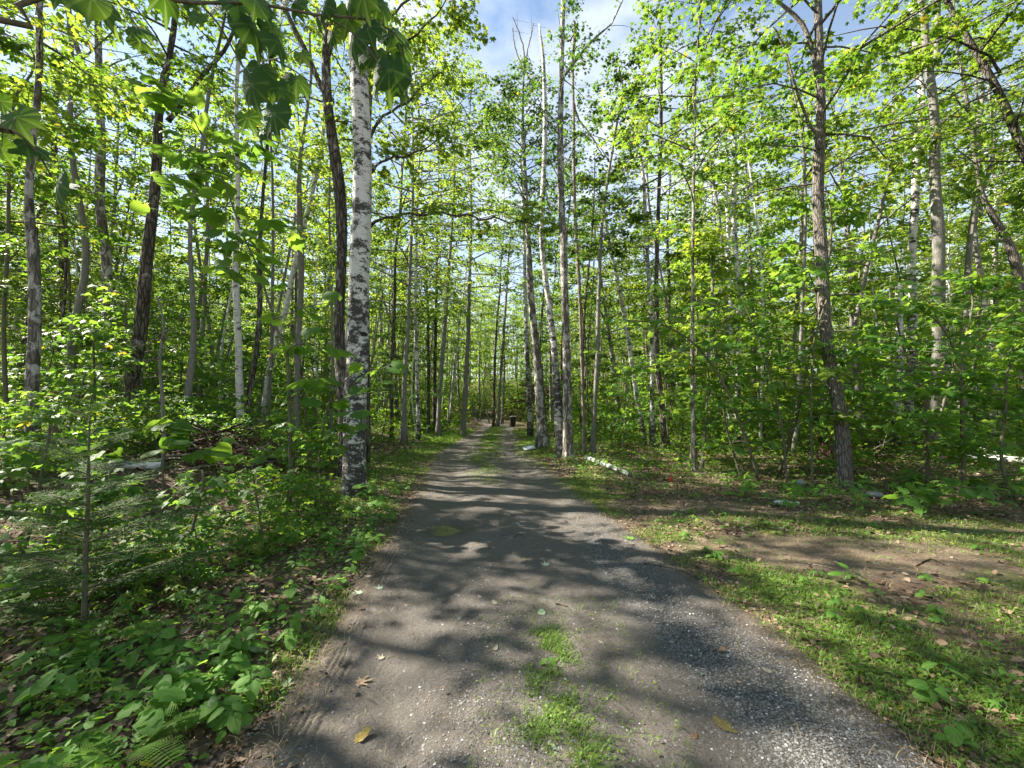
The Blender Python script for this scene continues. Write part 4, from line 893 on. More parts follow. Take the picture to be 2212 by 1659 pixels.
# ------------------------------------------------------------------ young fir, flat layered boughs
def fir():
    r = np.random.default_rng(66); b = G(182, 1355); off = b
    root = thing('young_fir', 'small feathery young fir with flat dark boughs in the left undergrowth', 'fir', b)
    sp, sr = traced([(182, 1360, 12), (185, 1200, 10), (190, 1080, 8), (192, 960, 5), (196, 860, 2)], b[1], k=16)
    mb = MB(); mb.tube(sp-off, sr, 8, wob=.1); obj('trunk', mb.build('trunk', M['stem']), root)
    hgt = sp[-1, 2]-sp[0, 2]
    bms = []
    for v_ in range(4):      # four unit boughs: flat sprays of twigs carrying needles
        segs = []
        for s_ in np.linspace(.10, .97, 17):
            for sg in (1, -1):
                a = np.array([0, s_, .10*s_-.16*s_*s_+r.normal(0, .008)]); l2 = .46*(1.08-s_)*min(1, s_*3+.25)*(.7+.5*r.random()); a2 = sg*(.85+r.normal(0, .1))
                e = a+np.array([math.sin(a2), math.cos(a2), -.10+r.normal(0, .05)])*l2; segs.append((a, e))
                for t in (.35, .6, .82):
                    for s3 in (1, -1):
                        b_ = a+(e-a)*t; a3 = a2+s3*.7; segs.append((b_, b_+np.array([math.sin(a3), math.cos(a3), -.05+r.normal(0, .08)])*l2*.36*(1.15-t)))
        segs.append((np.zeros(3), np.array([0, 1, -.06])))
        pp, tt_ = [], []; tm = MB(); tm.tube(np.array([(0, t, .10*t-.16*t*t) for t in np.linspace(0, 1, 6)]), np.linspace(.009, .002, 6), 4, cap=False)
        for a, e in segs:
            L2 = np.linalg.norm(e-a); m = max(4, int(L2/.0085)); t = np.linspace(.02, 1, m); dd = nrm(e-a); sdv = nrm(np.cross(dd, [0, 0, 1.0])); side = np.where(np.arange(m) % 2 == 0, 1, -1)
            pp.append(a+(e-a)*t[:, None]); tt_.append(dd*.6+sdv*side[:, None]*.75+r.normal(0, .2, (m, 3))); tm.tube([a, e], [.0035, .0015], 3, cap=False)
        pp = np.vstack(pp); tt_ = np.vstack(tt_); m = len(pp); X, Yv, Z = frames(tt_, np.tile([0, 0, 1.0], (m, 1))+r.normal(0, .5, (m, 3)))
        V, F = scatter(np.array([(-.13, 0, 0), (.13, 0, 0), (0, 1, 0)]), np.array([(0, 1, 2)]), pp, X, Yv, Z, .030*(.7+.5*r.random(m)))
        bms.append((tm.build('bough', M['stem']), mesh('needles', V, F, M['fir'], {'rnd': np.repeat(r.random(m), 3)})))
    for k in range(36):
        q = .12+.86*(k/35); z = sp[0, 2]+hgt*q; c = np.array([np.interp(z, sp[:, 2], sp[:, i]) for i in range(3)])-off
        ln = (1.08-q)*.80*(.6+.55*r.random())+.06; tm, nm = bms[k % 4]
        bo = obj('bough', tm, root, c); bo.rotation_euler = (R(r.normal(8+14*q, 5)), R(r.normal(0, 6)), k*2.4+r.random()*.6); bo.scale = (ln, ln, ln)
        tag(obj('needles', nm, bo), kind='stuff')
fir()

# ------------------------------------------------------------------ ferns
def frond_mesh(r, n=22):
    pos, tip, sz = [], [], []
    V, F = [], []; mb = MB()
    ts = np.linspace(0, 1, 12); sp = np.stack([0*ts, ts, .55*ts-.62*ts**2], -1); mb.tube(sp, np.linspace(.006, .002, 12), 4, cap=False)
    for t in np.linspace(.14, .99, n):
        l = .30*math.sin(math.pi*min(1, .18+.82*(1-t)**.75))*(1 if t > .2 else .8)*(1.02-t*.4) if t < .97 else .03
        c = np.array([0, t, .55*t-.62*t*t])
        for s_ in (1, -1):
            d = nrm(np.array([s_*1.0, .42, -.10]))
            m = 9
            for q in np.linspace(.1, 1, m):
                for e in (1, -1):
                    pos.append(c+d*l*q); tip.append(nrm(np.array([d[0]*.35-e*d[1], d[1]*.35+e*d[0], -.08]))); sz.append(l*.22*(1.12-q)+.008)
    pos, tip, sz = map(np.array, (pos, tip, sz)); X, Y, Z = frames(tip, np.tile([0, 0, 1.0], (len(pos), 1)))
    TV = np.array([(-.28, 0, 0), (.28, 0, 0), (.16, .7, .0), (0, 1, 0), (-.16, .7, 0)]); Vv, Ff = scatter(TV, np.array([(0, 1, 2, 3, 4)]), pos, X, Y, Z, sz)
    mb.add(Vv, Ff, .5)
    return mb.build('frond', M['fern'], False)
FR = [frond_mesh(rng), frond_mesh(rng, 18)]
def fern(u, v, n, ln, label, seed, x=None, y=None):
    r = np.random.default_rng(seed); b = G(u, v) if x is None else onG(x, y)
    root = thing('fern', label, 'fern', b, 0, None)
    for k in range(n):
        o = bpy.data.objects.new('frond', FR[k % 2]); link(o, root); o.rotation_euler = (R(r.uniform(5, 30)), R(r.normal(0, 8)), k*6.28/n+r.random()*.7)
        s_ = ln*(.75+.4*r.random()); o.scale = (s_, s_, s_)
fern(265, 1655, 8, .34, 'bright lime fern cut by the bottom edge near the road corner', 1)
fern(640, 1175, 6, .40, 'fern clump beside the drive below the big birch', 2)
fern(215, 1392, 6, .36, 'pale fern at the foot of the young fir', 3)
fern(15, 1300, 5, .55, 'long sunlit fern fronds entering from the left border', 4)
fern(560, 1120, 5, .35, 'small shaded fern in the undergrowth before the brush pile', 5)
fern(470, 1480, 4, .22, 'little fern among heart-shaped leaves on the left bank', 6)
fern(1600, 1075, 5, .28, 'fern tuft at the edge of the clearing on the right', 7)

# ------------------------------------------------------------------ herbs and seedlings near the camera (parts: stem, leaves)
def herb(kind, x, y, hgt, nl, ls, label, group, seed):
    r = np.random.default_rng(seed); b = onG(x, y); 
    nm = {'heart': 'heart_leaf_plant', 'maple': 'maple_seedling', 'mapleg': 'maple_seedling', 'oval': 'broad_leaf_plant'}[kind]
    root = thing(nm, label, 'plant', b, 0, group); mb = MB()
    topx, topy = r.normal(0, hgt*.25, 2); st = np.array([[0, 0, -.02], [topx*.3, topy*.3, hgt*.5], [topx, topy, hgt]]); mb.tube(st, [.0028, .0022, .0015], 4, cap=False)
    for k in range(nl):
        q = .25+.75*(k+.5)/nl; a = np.array([np.interp(q, [0, .5, 1], st[:, i]) for i in range(3)])
        az_ = k*2.4+r.random(); pl = ls*(.35+.5*r.random()); c = a+np.array([math.cos(az_), math.sin(az_), .25+.4*r.random()])*pl
        mb.tube([a, (a+c)/2+[0, 0, .008], c], [.0016, .0014, .0012], 3, cap=False)
        put_leaf(kind, root, (0, 0, 0), c, (math.cos(az_), math.sin(az_), -.25+r.normal(0, .2)), (r.normal(0, .25), -.25+r.normal(0, .2), 1), ls*(.6+.55*r.random()), r)
    obj('stem', mb.build('stem', M['greenstem']), root)
hand_herbs = [  # u, v, kind, height, leaves, size, label
 (385, 1330, 'mapleg', .16, 3, .13, 'single bright maple seedling with two wide leaves above the left undergrowth'),
 (480, 1560, 'heart', .09, 8, .085, 'dusty heart-leaved plant spilling onto the road at the lower left'),
 (400, 1530, 'heart', .13, 8, .085, 'dense heart-leaved plant behind the dusty one at the lower left'),
 (300, 1600, 'oval', .16, 7, .10, 'tall oval-leaved plant beside the lime fern'),
 (130, 1530, 'oval', .15, 8, .09, 'olive oval-leaved plant near the lower left corner'),
 (200, 1500, 'maple', .10, 6, .06, 'yellow-green maple seedling on brown litter at the lower left'),
 (60, 1455, 'maple', .12, 7, .07, 'sunlit yellow maple seedling close to the left border'),
 (560, 1340, 'heart', .14, 8, .075, 'green heart-leaved clump leaning over the road edge'),
 (600, 1300, 'maple', .12, 3, .05, 'pale star-shaped maple seedling standing over heart leaves'),
 (345, 1420, 'oval', .13, 6, .09, 'upright oval-leaved plant in the middle of the left bank'),
 (500, 1420, 'heart', .13, 9, .08, 'wide heart-leaved clump halfway along the left road edge'),
 (790, 1075, 'oval', .22, 9, .13, 'large-leaved plant at the foot of the big birch'),
 (812, 1100, 'oval', .16, 8, .09, 'lower leafy plant between the big birch and the road'),
 (720, 1180, 'heart', .15, 9, .08, 'leafy clump on the left road edge below the birch'),
 (1827, 1262, 'oval', .13, 4, .10, 'lone dandelion-like plant standing on bare dirt at the right'),
 (1190, 1440, 'oval', .05, 3, .04, 'single upright leaf in the grass strip between the wheel tracks'),
 (2010, 1520, 'heart', .08, 8, .055, 'round-leaved weed in the sunny right verge'),
 (2060, 1620, 'heart', .09, 8, .06, 'shaded weed at the lower right end of the verge'),
]
for i, (u, v, k, h, n, s_, lab) in enumerate(hand_herbs):
    p = G(u, v); herb(k, p[0], p[1], h, n, s_, lab, None, 900+i)
r_ = np.random.default_rng(12); made = 0; hs = []
while made < 235:
    y = 1.9+6.0*r_.random()**1.4; x = eL(y)-.04-2.6*r_.random()**1.3
    if vnoise(x*1.4, y*1.4, 44) < .33: continue
    if abs(x) > y*1.3+.4 or not free(x, y, .13, hs): continue
    hs.append((x, y)); made += 1
    edge = (eL(y)-x) < .7
    k = ['heart', 'mapleg', 'oval', 'maple'][int(r_.choice(4, p=[.55, .12, .23, .10] if edge else [.2, .3, .25, .25]))]
    txt = {'heart': 'heart-leaved', 'mapleg': 'green maple-leaved', 'oval': 'oval-leaved', 'maple': 'yellow-green star-leaved'}[k]
    
    dist = 'by the bottom of the picture' if y < 2.6 else ('level with the young fir' if y < 3.6 else ('past the young fir' if y < 5.2 else 'near the big birch'))
    lab = f'low {txt} plant ' + ('at the left road edge ' if edge else 'in left bank litter ') + dist
    herb(k, x, y, .06+.10*r_.random(), int(r_.integers(4, 8)), .05+.04*r_.random(), lab, txt+' plants of the left bank', 2000+made)
made = 0; hs2 = []
while made < 85:
    y = 1.9+5.5*r_.random(); x = eR(y)+.15+4.2*r_.random()**1.2
    if abs(x) > y*1.3+.4 or bare_mask(x, y) > .5 or not free(x, y, .16, hs2): continue
    hs2.append((x, y)); made += 1
    k = ['heart', 'mapleg', 'oval', 'maple'][int(r_.choice(4, p=[.5, .2, .2, .1]))]; txt = {'heart': 'round-leaved', 'mapleg': 'maple-leaved', 'oval': 'narrow-leaved', 'maple': 'yellowish star-leaved'}[k]
    herb(k, x, y, .03+.05*r_.random(), int(r_.integers(4, 7)), .03+.025*r_.random(), f"small {txt} weed in the right verge {'beside the loose gravel' if x < eR(y)+1 else 'toward the wood'} {'below the dirt patch' if y < 3.2 else ('level with the dirt patch' if y < 5 else 'past the dirt patch')}", txt+' weeds of the right verge', 3000+made)

# ------------------------------------------------------------------ masses: ground cover, litter, grass, gravel
def sample(n, dens, x0, x1, y0, y1, seed, near=1.0):
    r = np.random.default_rng(seed); X, Y = [], []; got = 0
    while got < n:
        m = 60000; q = r.random(m); y = y0+(y1-y0)*q**near; x = r.uniform(x0, x1, m)
        ok = (np.abs(x) < y*1.32+1.2) & (r.random(m) < dens(x, y)); X.append(x[ok]); Y.append(y[ok]); got += int(ok.sum())
        if got == 0: break
    return np.concatenate(X)[:n], np.concatenate(Y)[:n], r
def outside(x, y): return np.maximum(eL(y)-x, x-eR(y))
def leafmass(name, label, n, dens, reg, templ, smin, smax, zmin, zmax, mat, seed, tilt=.4, near=1.6, cat='ground cover', clump=True):
    x, y, r = sample(n, dens, *reg, seed, near); m = len(x)
    z = H(x, y) + zmin+(zmax-zmin)*r.random(m)*(fbm(x*2.5, y*2.5, 17) if clump else 1)
    a = r.random(m)*6.28; tip = np.stack([np.cos(a), np.sin(a), r.normal(-.1, tilt*.7, m)], -1); up = np.stack([r.normal(0, tilt, m), r.normal(0, tilt, m), np.ones(m)], -1)
    X, Y, Z = frames(tip, up); TV, TF = templ; sc = (smin+(smax-smin)*r.random(m)**1.6)*(1+np.clip(y-8, 0, 40)*.05)
    V, F = scatter(TV, TF, np.stack([x, y, z], -1), X, Y, Z, sc)
    o = obj(name, mesh(name, V, F, mat, {'rnd': np.repeat(r.random(m), len(TV))})); return tag(o, label, cat, kind='stuff')
def d_litter(x, y): o_ = outside(x, y); return np.where(o_ > 0.02, 1, np.where(o_ > -.35, .05, .004))*(1-.85*bare_mask(x, y))*np.where(x > 0, .3+.7*(y > 5), 1.0)
T_SMALL = (np.array([(0, 0, 0), (.27, .30, .02), (.16, .78, -.03), (0, 1, -.12), (-.16, .78, -.03), (-.27, .30, .02)], float), np.array([(0, 1, 2), (0, 2, 3), (0, 3, 4), (0, 4, 5)]))
T_CURL = (np.array([(0, -.5, .0), (.30, -.28, .13), (.36, .12, .17), (.04, .55, .03), (-.30, .26, .12), (-.38, -.14, .16)], float), np.array([(0, 1, 2), (0, 2, 3), (0, 3, 4), (0, 4, 5)]))
leafmass('leaf_litter', 'brown curled dead leaves carpeting the forest floor', 52000, d_litter, (-16, 16, 1.5, 17), T_CURL, .022, .062, .002, .03, M['litter'], 1, .55, 2.0, 'leaf litter', False)
leafmass('edge_litter', 'small broken leaves and bits gathered along the road edges', 9000, lambda x, y: np.exp(-((outside(x, y)-.02)/.16)**2), (-4, 6, 1.5, 14), T_CURL, .010, .038, .003, .012, M['litter'], 31, .4, 1.9, 'leaf litter', False)
def d_cover(x, y):
    o_ = outside(x, y); p = sst((fbm(x*.9, y*.9, 23)-.40)/.16)
    left = (x < 0)*(.25+.75*p)*np.where(o_ > .05, 1, 0)*np.where(o_ < 1.0, 1, .75)
    right = (x > 0)*np.where(y < 7.6, .0, 1)*(.2+.6*p)*(o_ > .3)
    return left+right
leafmass('ground_cover', 'low green seedlings and herbs covering the woodland floor', 62000, d_cover, (-24, 24, 1.6, 30), T_SMALL, .022, .07, .02, .24, M['herb'], 2, .45, 1.8)
leafmass('maple_seedlings', 'tiny star-leaved maple seedlings across the woodland floor', 26000, d_cover, (-24, 24, 2.0, 34), T_THREE, .03, .07, .03, .30, M['sapling'], 3, .4, 1.6)
def d_brush(x, y): return (outside(x, y) > 1.6)*(1-((x < -3.0) & (x > -6.6) & (y > 3.8) & (y < 8.6)))*sst((fbm(x*.5, y*.5, 33)-.38)/.2)*np.where((x > 0) & (y < 9), 0, 1)
leafmass('low_undergrowth', 'knee-high leafy undergrowth between the trunks', 56000, d_brush, (-50, 50, 6.0, 46), T_THREE, .055, .12, .05, 1.1, M['canopy'], 4, .4, 1.3)

def d_hill(x, y): return ((y > 47.5) | (outside(x, y) > 1.2))*sst((fbm(x*.35, y*.35, 37)-.22)/.2)*(1-.9*np.exp(-(((x-3.4)/2.6)**2+((y-50)/3.0)**2)**2))
leafmass('slope_undergrowth', 'leafy thicket closing the drive on the slope beyond the bin', 70000, d_hill, (-30, 30, 42, 68), T_KITE, .05, .11, .05, 4.5, M['canopy'], 5, .4, 1.0)
def grassmass(name, label, n, dens, reg, hmin, hmax, mat, seed, wd=.0022, near=1.5, spread=.7):
    x, y, r = sample(n, dens, *reg, seed, near); m = len(x)
    onroad = outside(x, y) < 0; z = H(x, y) + np.where(onroad, .008, -.005)
    h = (hmin+(hmax-hmin)*r.random(m)**2)*(.6+.8*fbm(x*3, y*3, 61)); a = r.random(m)*6.28; ln = spread*h*(.3+r.random(m)); w = wd*(.7+.6*r.random(m))*(1+np.clip(y-3, 0, 30)*.22)
    c = np.stack([x, y, z], -1); d = np.stack([np.cos(a), np.sin(a), 0*a], -1); s_ = np.stack([-np.sin(a), np.cos(a), 0*a], -1)*w[:, None]; up = np.array([0, 0, 1.0])
    p1 = c+d*(ln*.35)[:, None]+up*(h*.62)[:, None]; p2 = c+d*ln[:, None]*1.3+up*(h*.95)[:, None]
    V = np.stack([c-s_, c+s_, p1+s_*.8, p1-s_*.8, p2], 1).reshape(-1, 3); b = (np.arange(m)*5)[:, None]
    o = obj(name, mesh(name, V, [np.array([[0, 1, 2, 3]])+b, np.array([[3, 2, 4]])+b], mat, {'rnd': np.repeat(r.random(m), 5)})); return tag(o, label, 'grass', kind='stuff')
def d_verge(x, y):
    o_ = outside(x, y); R_ = x > 0; n1 = fbm(x*1.6, y*1.6, 71)
    right = R_*(np.exp(-((o_-.36)/.56)**4)*sst((8.8-y)/2) + .5*sst((o_-1.0)/.5)*sst((7.0-y)/2)*(o_ < 5) )*sst((o_+.26)/.3)
    right = right*(1-.85*sst((bare_mask(x, y, False)-.35)/.4))
    right2 = R_*(y > 7.0)*np.exp(-((o_-.35)/.55)**2)*.9
    left = (~R_)*np.exp(-((o_-.55)/.65)**4)*sst((y-5.5)/2)*(o_ > -.25)
    left2 = (~R_)*np.exp(-((o_-.02)/.14)**2)*.6*sst((6-y)/2)
    return np.clip((right+right2+left+left2)*sst((n1-.30)/.25), 0, 1)
grassmass('grass', 'short bright grass along both edges of the drive', 95000, d_verge, (-9, 9, 1.6, 34), .010, .060, M['grass'], 11, near=1.9)
def d_mid(x, y):
    c1 = np.interp(y, [1.5, 2.2, 3.2, 5, 9, 12, 20, 40], [.26, .24, .20, .0, -.5, -.85, -1.1, -1.4]); n1 = fbm(x*3, y*2.2, 81)
    w = np.interp(y, [1.5, 2.2, 3, 3.6, 7, 10, 40], [.13, .11, .07, .04, .04, .34, .40])
    amp = np.interp(y, [1.5, 2.6, 3.1, 3.8, 7.2, 9.5, 14, 40], [1, 1, .5, .06, .03, .7, .8, .7])
    spot = np.exp(-(((x-.52)/.10)**2+((y-2.25)/.06)**2))
    return np.clip(amp*np.exp(-((x-c1)/w)**2)*sst((n1-.30)/.2)*1.5+spot, 0, 1)
def d_tuft(x, y): 
    c1 = np.interp(y, [1.5, 2.2, 3.2], [.25, .235, .20])+.10*(fbm(y*2.6, y*0+3, 6)-.5); w = np.interp(y, [1.5, 1.9, 2.2, 2.5, 3.0, 3.4], [.15, .17, .15, .12, .09, .03])*(.6+.9*fbm(y*4, y*0+9, 7)); return np.clip(np.exp(-(np.abs(x-c1)/w)**2.5)*sst((fbm(x*9+40, y*7, 83)-.42)/.14)*sst((3.3-y)/.7)*1.2+.04, 0, 1)
grassmass('grass_tuft', 'bright ragged grass tuft in the middle of the near road', 6000, d_tuft, (-.2, .8, 1.5, 3.4), .008, .042, M['grass'], 14, wd=.0018, near=1.0, spread=1.4)
leafmass('tuft_weeds', 'tiny weeds in the near grass tuft', 1500, d_tuft, (-.2, .8, 1.5, 3.4), T_OVAL, .008, .022, .005, .04, M['grass'], 15, .5, 1.0, 'weeds', False)
grassmass('grass_strip', 'thin grass growing between the two wheel tracks', 26000, d_mid, (-3, 2, 1.5, 40), .012, .055, M['grass'], 12, near=1.5, spread=.9)
def d_weed(x, y): return d_verge(x, y)*(outside(x, y) > -.1)
leafmass('verge_weeds', 'clover and small weeds mixed into the verge grass', 52000, d_weed, (-8, 9, 1.6, 22), T_SMALL, .012, .042, .005, .05, M['grass'], 13, .5, 1.9, 'weeds')

M['straw'] = leaf_mat('dry_grass', (.26, .20, .10), (.40, .33, .20), (.3, .24, .12), (.4, .34, .2), .25, .6, .3)
grassmass('dry_grass', 'dry straw-coloured blades and stems lying in the verges', 14000, lambda x, y: np.clip(np.exp(-((outside(x, y)-.15)/.45)**2)+.25*(x > 0)*(outside(x, y) > 0)*(outside(x, y) < 4)*(y < 9), 0, 1), (-8, 8, 1.5, 16), .012, .045, M['straw'], 16, wd=.0016, near=1.8, spread=2.2)
def gravel():
    r = np.random.default_rng(8); TV0 = np.array([(1, 0, 0), (-1, 0, 0), (0, 1, 0), (0, -1, 0), (0, 0, .7), (0, 0, -.7), (.7, .7, .25), (-.7, .65, .3), (-.6, -.75, .2), (.7, -.65, .3)], float)
    TF = np.array([(4, 0, 6), (4, 6, 2), (4, 2, 7), (4, 7, 1), (4, 1, 8), (4, 8, 3), (4, 3, 9), (4, 9, 0)]); TV0[[0, 1, 2, 3], 2] = -.3; TV0[6:, 2] = -.05   # undersides are sunk in the road
    def d(x, y): return np.where(outside(x, y) < .12, np.clip(gravel_mask(x, y)*1.1, 0, 1)**1.5 + .06, 0)
    x, y, r = sample(42000, d, -1.6, 2.3, 1.55, 7.5, 9, 1.7); m = len(x)
    jy = np.clip(np.searchsorted(ry, y), 1, len(ry)-1); ix = np.clip(np.searchsorted(rt, (x-w0[jy, 0])/(w1[jy, 0]-w0[jy, 0])), 0, nrt-1)
    z = zz[jy, ix]+.001; a = r.random(m)*6.28; X = np.stack([np.cos(a), np.sin(a), r.normal(0, .15, m)], -1); X, Y, Z = frames(X, np.tile([0, 0, 1.0], (m, 1))+r.normal(0, .25, (m, 3)))
    s_ = (.0015+.0068*r.random(m)**3.2); sz = np.stack([s_*(.7+.5*r.random(m)), s_, s_*(.45+.4*r.random(m))], -1)
    V, F = scatter(TV0, TF, np.stack([x, y, z], -1), X, Y, Z, sz)
    t = NT('grey_stone'); rn_ = t.attr('rnd'); c = t.mix(rn_, (.08, .077, .073), (.22, .215, .21)); c = t.mix(t.rng(rn_, .95, .97), c, (.42, .41, .40)); t.done(t.principled(c, .75, None, .3).outputs[0])
    o = obj('gravel', mesh('gravel', V, F, t.m, {'rnd': np.repeat(r.random(m), len(TV0))})); tag(o, 'loose grey crushed stone on the right of the drive', 'gravel', kind='stuff')
gravel()

# ------------------------------------------------------------------ fallen leaves and twigs on the road
def tone(name, c, c2, tr=.15):
    t = NT(name); nz = t.noise(t.coord((1, 1, 1)), 3, 5, .7); col = t.mix(t.rng(nz, .35, .65), c, c2); v = t.attr('vein'); col = t.mix(t.math('MULTIPLY', v, .4), col, tuple(x*.6 for x in c))
    return t.done(t.principled(col, .65, t.bump(nz, .02), .3).outputs[0])
TN = {'pale': tone('pale_underside', (.36, .42, .33), (.28, .36, .26)), 'cream': tone('cream_leaf', (.40, .36, .28), (.30, .25, .18)), 'tan': tone('tan_leaf', (.36, .26, .17), (.26, .18, .11)),
      'yellow': tone('yellow_leaf', (.50, .45, .10), (.30, .34, .06)), 'mixed': tone('mottled_yellow_leaf', (.30, .26, .06), (.17, .10, .03)), 'green': tone('fresh_green_leaf', (.10, .22, .04), (.14, .28, .05)),
      'olive': tone('olive_leaf', (.20, .17, .05), (.13, .10, .035)), 'dusty': tone('dusty_leaf', (.26, .33, .25), (.18, .27, .17)), 'red': tone('red_leaf', (.62, .06, .03), (.5, .04, .02)), 'brown': tone('brown_leaf', (.25, .14, .08), (.15, .08, .05))}
SHP = {'maple': (maple5, VG, 50), 'heart': (heart, (0, .5, -.5), 26), 'oval': (oval, (0,), 24)}
_lc = {}
def fallen(u, v, px, kind, tn, label, rot=0, curl=.35, lift=.004, group=None, tilt=(0, 0)):
    if kind == 'maple' and curl == .35: curl = .14
    p = G(u, v)
    if outside(p[0], p[1]) < .05: p[2] = RZ(p[0], p[1])
    key = (kind, tn, curl)
    if key not in _lc: o_, vn_, na_ = SHP[kind]; _lc[key] = broad_leaf('fallen_leaf', o_, TN[tn], -curl, .02, vn_, na_, 3, 0, twist=.1)
    o = bpy.data.objects.new('fallen_leaf', _lc[key]); link(o); s_ = px*p[1]/FPX*.72
    o.location = (p[0], p[1], p[2]+lift); o.rotation_euler = (tilt[0], tilt[1], rot); o.scale = (s_, s_, s_*.9)
    tag(o, label, 'leaf', group)
fallen(777, 1286, 27, 'maple', 'pale', 'pale green maple leaf lower of the pair near the left track', 1.9)
fallen(820, 1273, 23, 'maple', 'pale', 'pale green maple leaf right of its pair near the left track', .5)
fallen(797, 1249, 18, 'maple', 'cream', 'small cream leaf just above the pale pair', 2.4)
fallen(824, 1420, 22, 'maple', 'cream', 'yellowish curled leaf halfway down the left track', .9)
fallen(776, 1475, 42, 'maple', 'tan', 'large tan maple leaf on the left wheel track', -1.3)
fallen(773, 1594, 40, 'oval', 'mixed', 'yellow leaf with brown rot near the bottom of the road', -.7, .5)
fallen(1185, 1194, 18, 'maple', 'cream', 'small pale curled leaf in the middle of the drive, the farther one', .2)
fallen(1179, 1225, 27, 'maple', 'pale', 'flat pale maple leaf in the middle of the drive', .1)
fallen(1170, 1331, 24, 'heart', 'dusty', 'dusty heart-shaped leaf at the tip of the grass strip', 0, .1)
fallen(1364, 1167, 32, 'maple', 'green', 'fresh green maple leaf lying at the right edge of the drive', 1.2)
fallen(1575, 1573, 46, 'oval', 'olive', 'large olive brown oval leaf on the gravel', .8, .3)
fallen(1662, 1459, 20, 'heart', 'cream', 'cream leaf on the gravel above the olive one', .9)
fallen(1905, 1157, 24, 'oval', 'cream', 'whitish dry leaf at the far side of the dirt patch', 1.4)
fallen(1240, 1010, 12, 'heart', 'cream', 'tiny white scrap-like leaf at the right bend of the drive', .4)
fallen(1448, 1042, 16, 'maple', 'red', 'bright red maple leaf standing up beside the fallen log', .3, .3, .05, None, (1.2, .2))
fallen(595, 1487, 20, 'oval', 'cream', 'pair leaf, pale, left of the road edge plants', .3)
fallen(622, 1490, 16, 'oval', 'cream', 'narrow pale leaf just inside the left road edge', -.9)
fallen(565, 1518, 26, 'maple', 'yellow', 'yellow star-shaped leaf at the left road edge', .2)
fallen(526, 1575, 34, 'heart', 'dusty', 'dusty grey-green leaf lying lowest at the left road edge', .2, .2)
fallen(425, 1565, 34, 'heart', 'dusty', 'dusty leaf hanging over the road edge in the lower left', .9, .2)
fallen(560, 1408, 34, 'oval', 'dusty', 'folded dusty leaf on the left road edge above the yellow one', 1.5, .4)
fallen(1300, 1395, 12, 'oval', 'cream', 'small cream chip-like leaf on the right half of the drive', 1)
fallen(1670, 1350, 26, 'oval', 'brown', 'brown leaf on the grassy verge above the gravel', .3)
fallen(760, 1250, 16, 'oval', 'brown', 'small brown leaf tucked in the left road edge', 1.1)
r_ = np.random.default_rng(77)
for i in range(26):
    y = 1.9+6*r_.random()**1.3; x = r_.uniform(eL(y)+.02, eR(y)-.05) if i % 3 else eL(y)+.12*r_.random()
    d = (x, y, H(x, y)-CAMZ); u = 1106+FPX*x/(y*math.cos(PITCH)+d[2]*math.sin(PITCH)); vv = 829.5-FPX*(d[2]*math.cos(PITCH)-y*math.sin(PITCH))/(y*math.cos(PITCH)+d[2]*math.sin(PITCH))
    tn = ['brown', 'cream', 'tan', 'dusty'][i % 4]
    fallen(float(u), float(vv), .035*FPX/y/.62*(.5+.5*r_.random()), ['oval', 'heart'][i % 2], tn, {'brown': 'small brown leaf fragment', 'cream': 'small cream leaf fragment', 'tan': 'small tan leaf fragment', 'dusty': 'small dusty leaf fragment'}[tn]+' lying on the drive', r_.random()*6, .35, .003, tn+' leaf fragments on the drive')

def stick(pts, r0, mat, label, name='twig', cat='twig', lift=.0, fork=True, seed=0, group=None, sides=6):
    """pts photo pixels on the ground"""
    r = np.random.default_rng(seed); W_ = []
    for u, v, *dz in pts:
        p = G(u, v)
        if outside(p[0], p[1]) < .05: p[2] = RZ(p[0], p[1])
        p[2] += r0+lift+(dz[0] if dz else 0); W_.append(p)
    W_ = smooth_path(np.array(W_), 10); off = W_[0].copy(); mb = MB(); mb.tube(W_-off, np.linspace(r0, r0*.45, len(W_)), sides, wob=.2, seed=seed)
    if fork:
        L_ = np.linalg.norm(W_[-1]-W_[0])
        for k in (3, 5, 7):
            if k < len(W_)-1:
                d = nrm(W_[k+1]-W_[k]); s_ = np.cross(d, [0, 0, 1])*(1 if k % 2 else -1); e = W_[k]-off+(d*.7+s_*.7+np.array([0, 0, .15*r.random()]))*L_*.22
                mb.tube([W_[k]-off, e], [r0*.45, r0*.15], 4, cap=False)
    o = obj(name, mb.build(name, M[mat] if isinstance(mat, str) else mat), None, off); return tag(o, label, cat, group)
stick([(1390, 1221), (1430, 1228), (1480, 1240), (1525, 1266), (1545, 1272)], .005, 'dark', 'long thin dark twig across the right side of the drive', seed=1)
stick([(1085, 1158), (1104, 1165), (1125, 1157), (1132, 1168)], .004, 'dark', 'little forked twig lying past the puddle', seed=2)
stick([(1200, 1310), (1214, 1312), (1228, 1317)], .006, 'rot', 'short dark bark chip in the middle of the drive', fork=False, seed=3)
stick([(1210, 1213), (1240, 1215)], .003, 'dark', 'thin dark twig near the flat pale leaf', fork=False, seed=4)
stick([(1290, 1510), (1300, 1530), (1320, 1515)], .002, 'dead', 'curled dry stem right of the grass strip', seed=5)
stick([(1143, 1578), (1150, 1560)], .005, 'rot', 'dark chip left of the grass strip', fork=False, seed=6)
stick([(1730, 1215), (1800, 1230), (1870, 1245), (1990, 1262)], .005, 'dead', 'long dry twig across the bare dirt patch', seed=7)
stick([(1980, 1225), (2010, 1210), (2040, 1222)], .008, 'rot', 'knot of dead roots at the edge of the dirt patch', seed=8)
stick([(2005, 1555), (2040, 1570), (2090, 1600)], .003, 'dead', 'pale dry straw in the sunny right verge', seed=9)
stick([(430, 1280), (360, 1300)], .006, 'dead', 'grey twig on litter right of the young fir', seed=10)
stick([(70, 1585), (130, 1578)], .010, 'dead', 'short pale stick near the lower left corner', fork=False, seed=11)
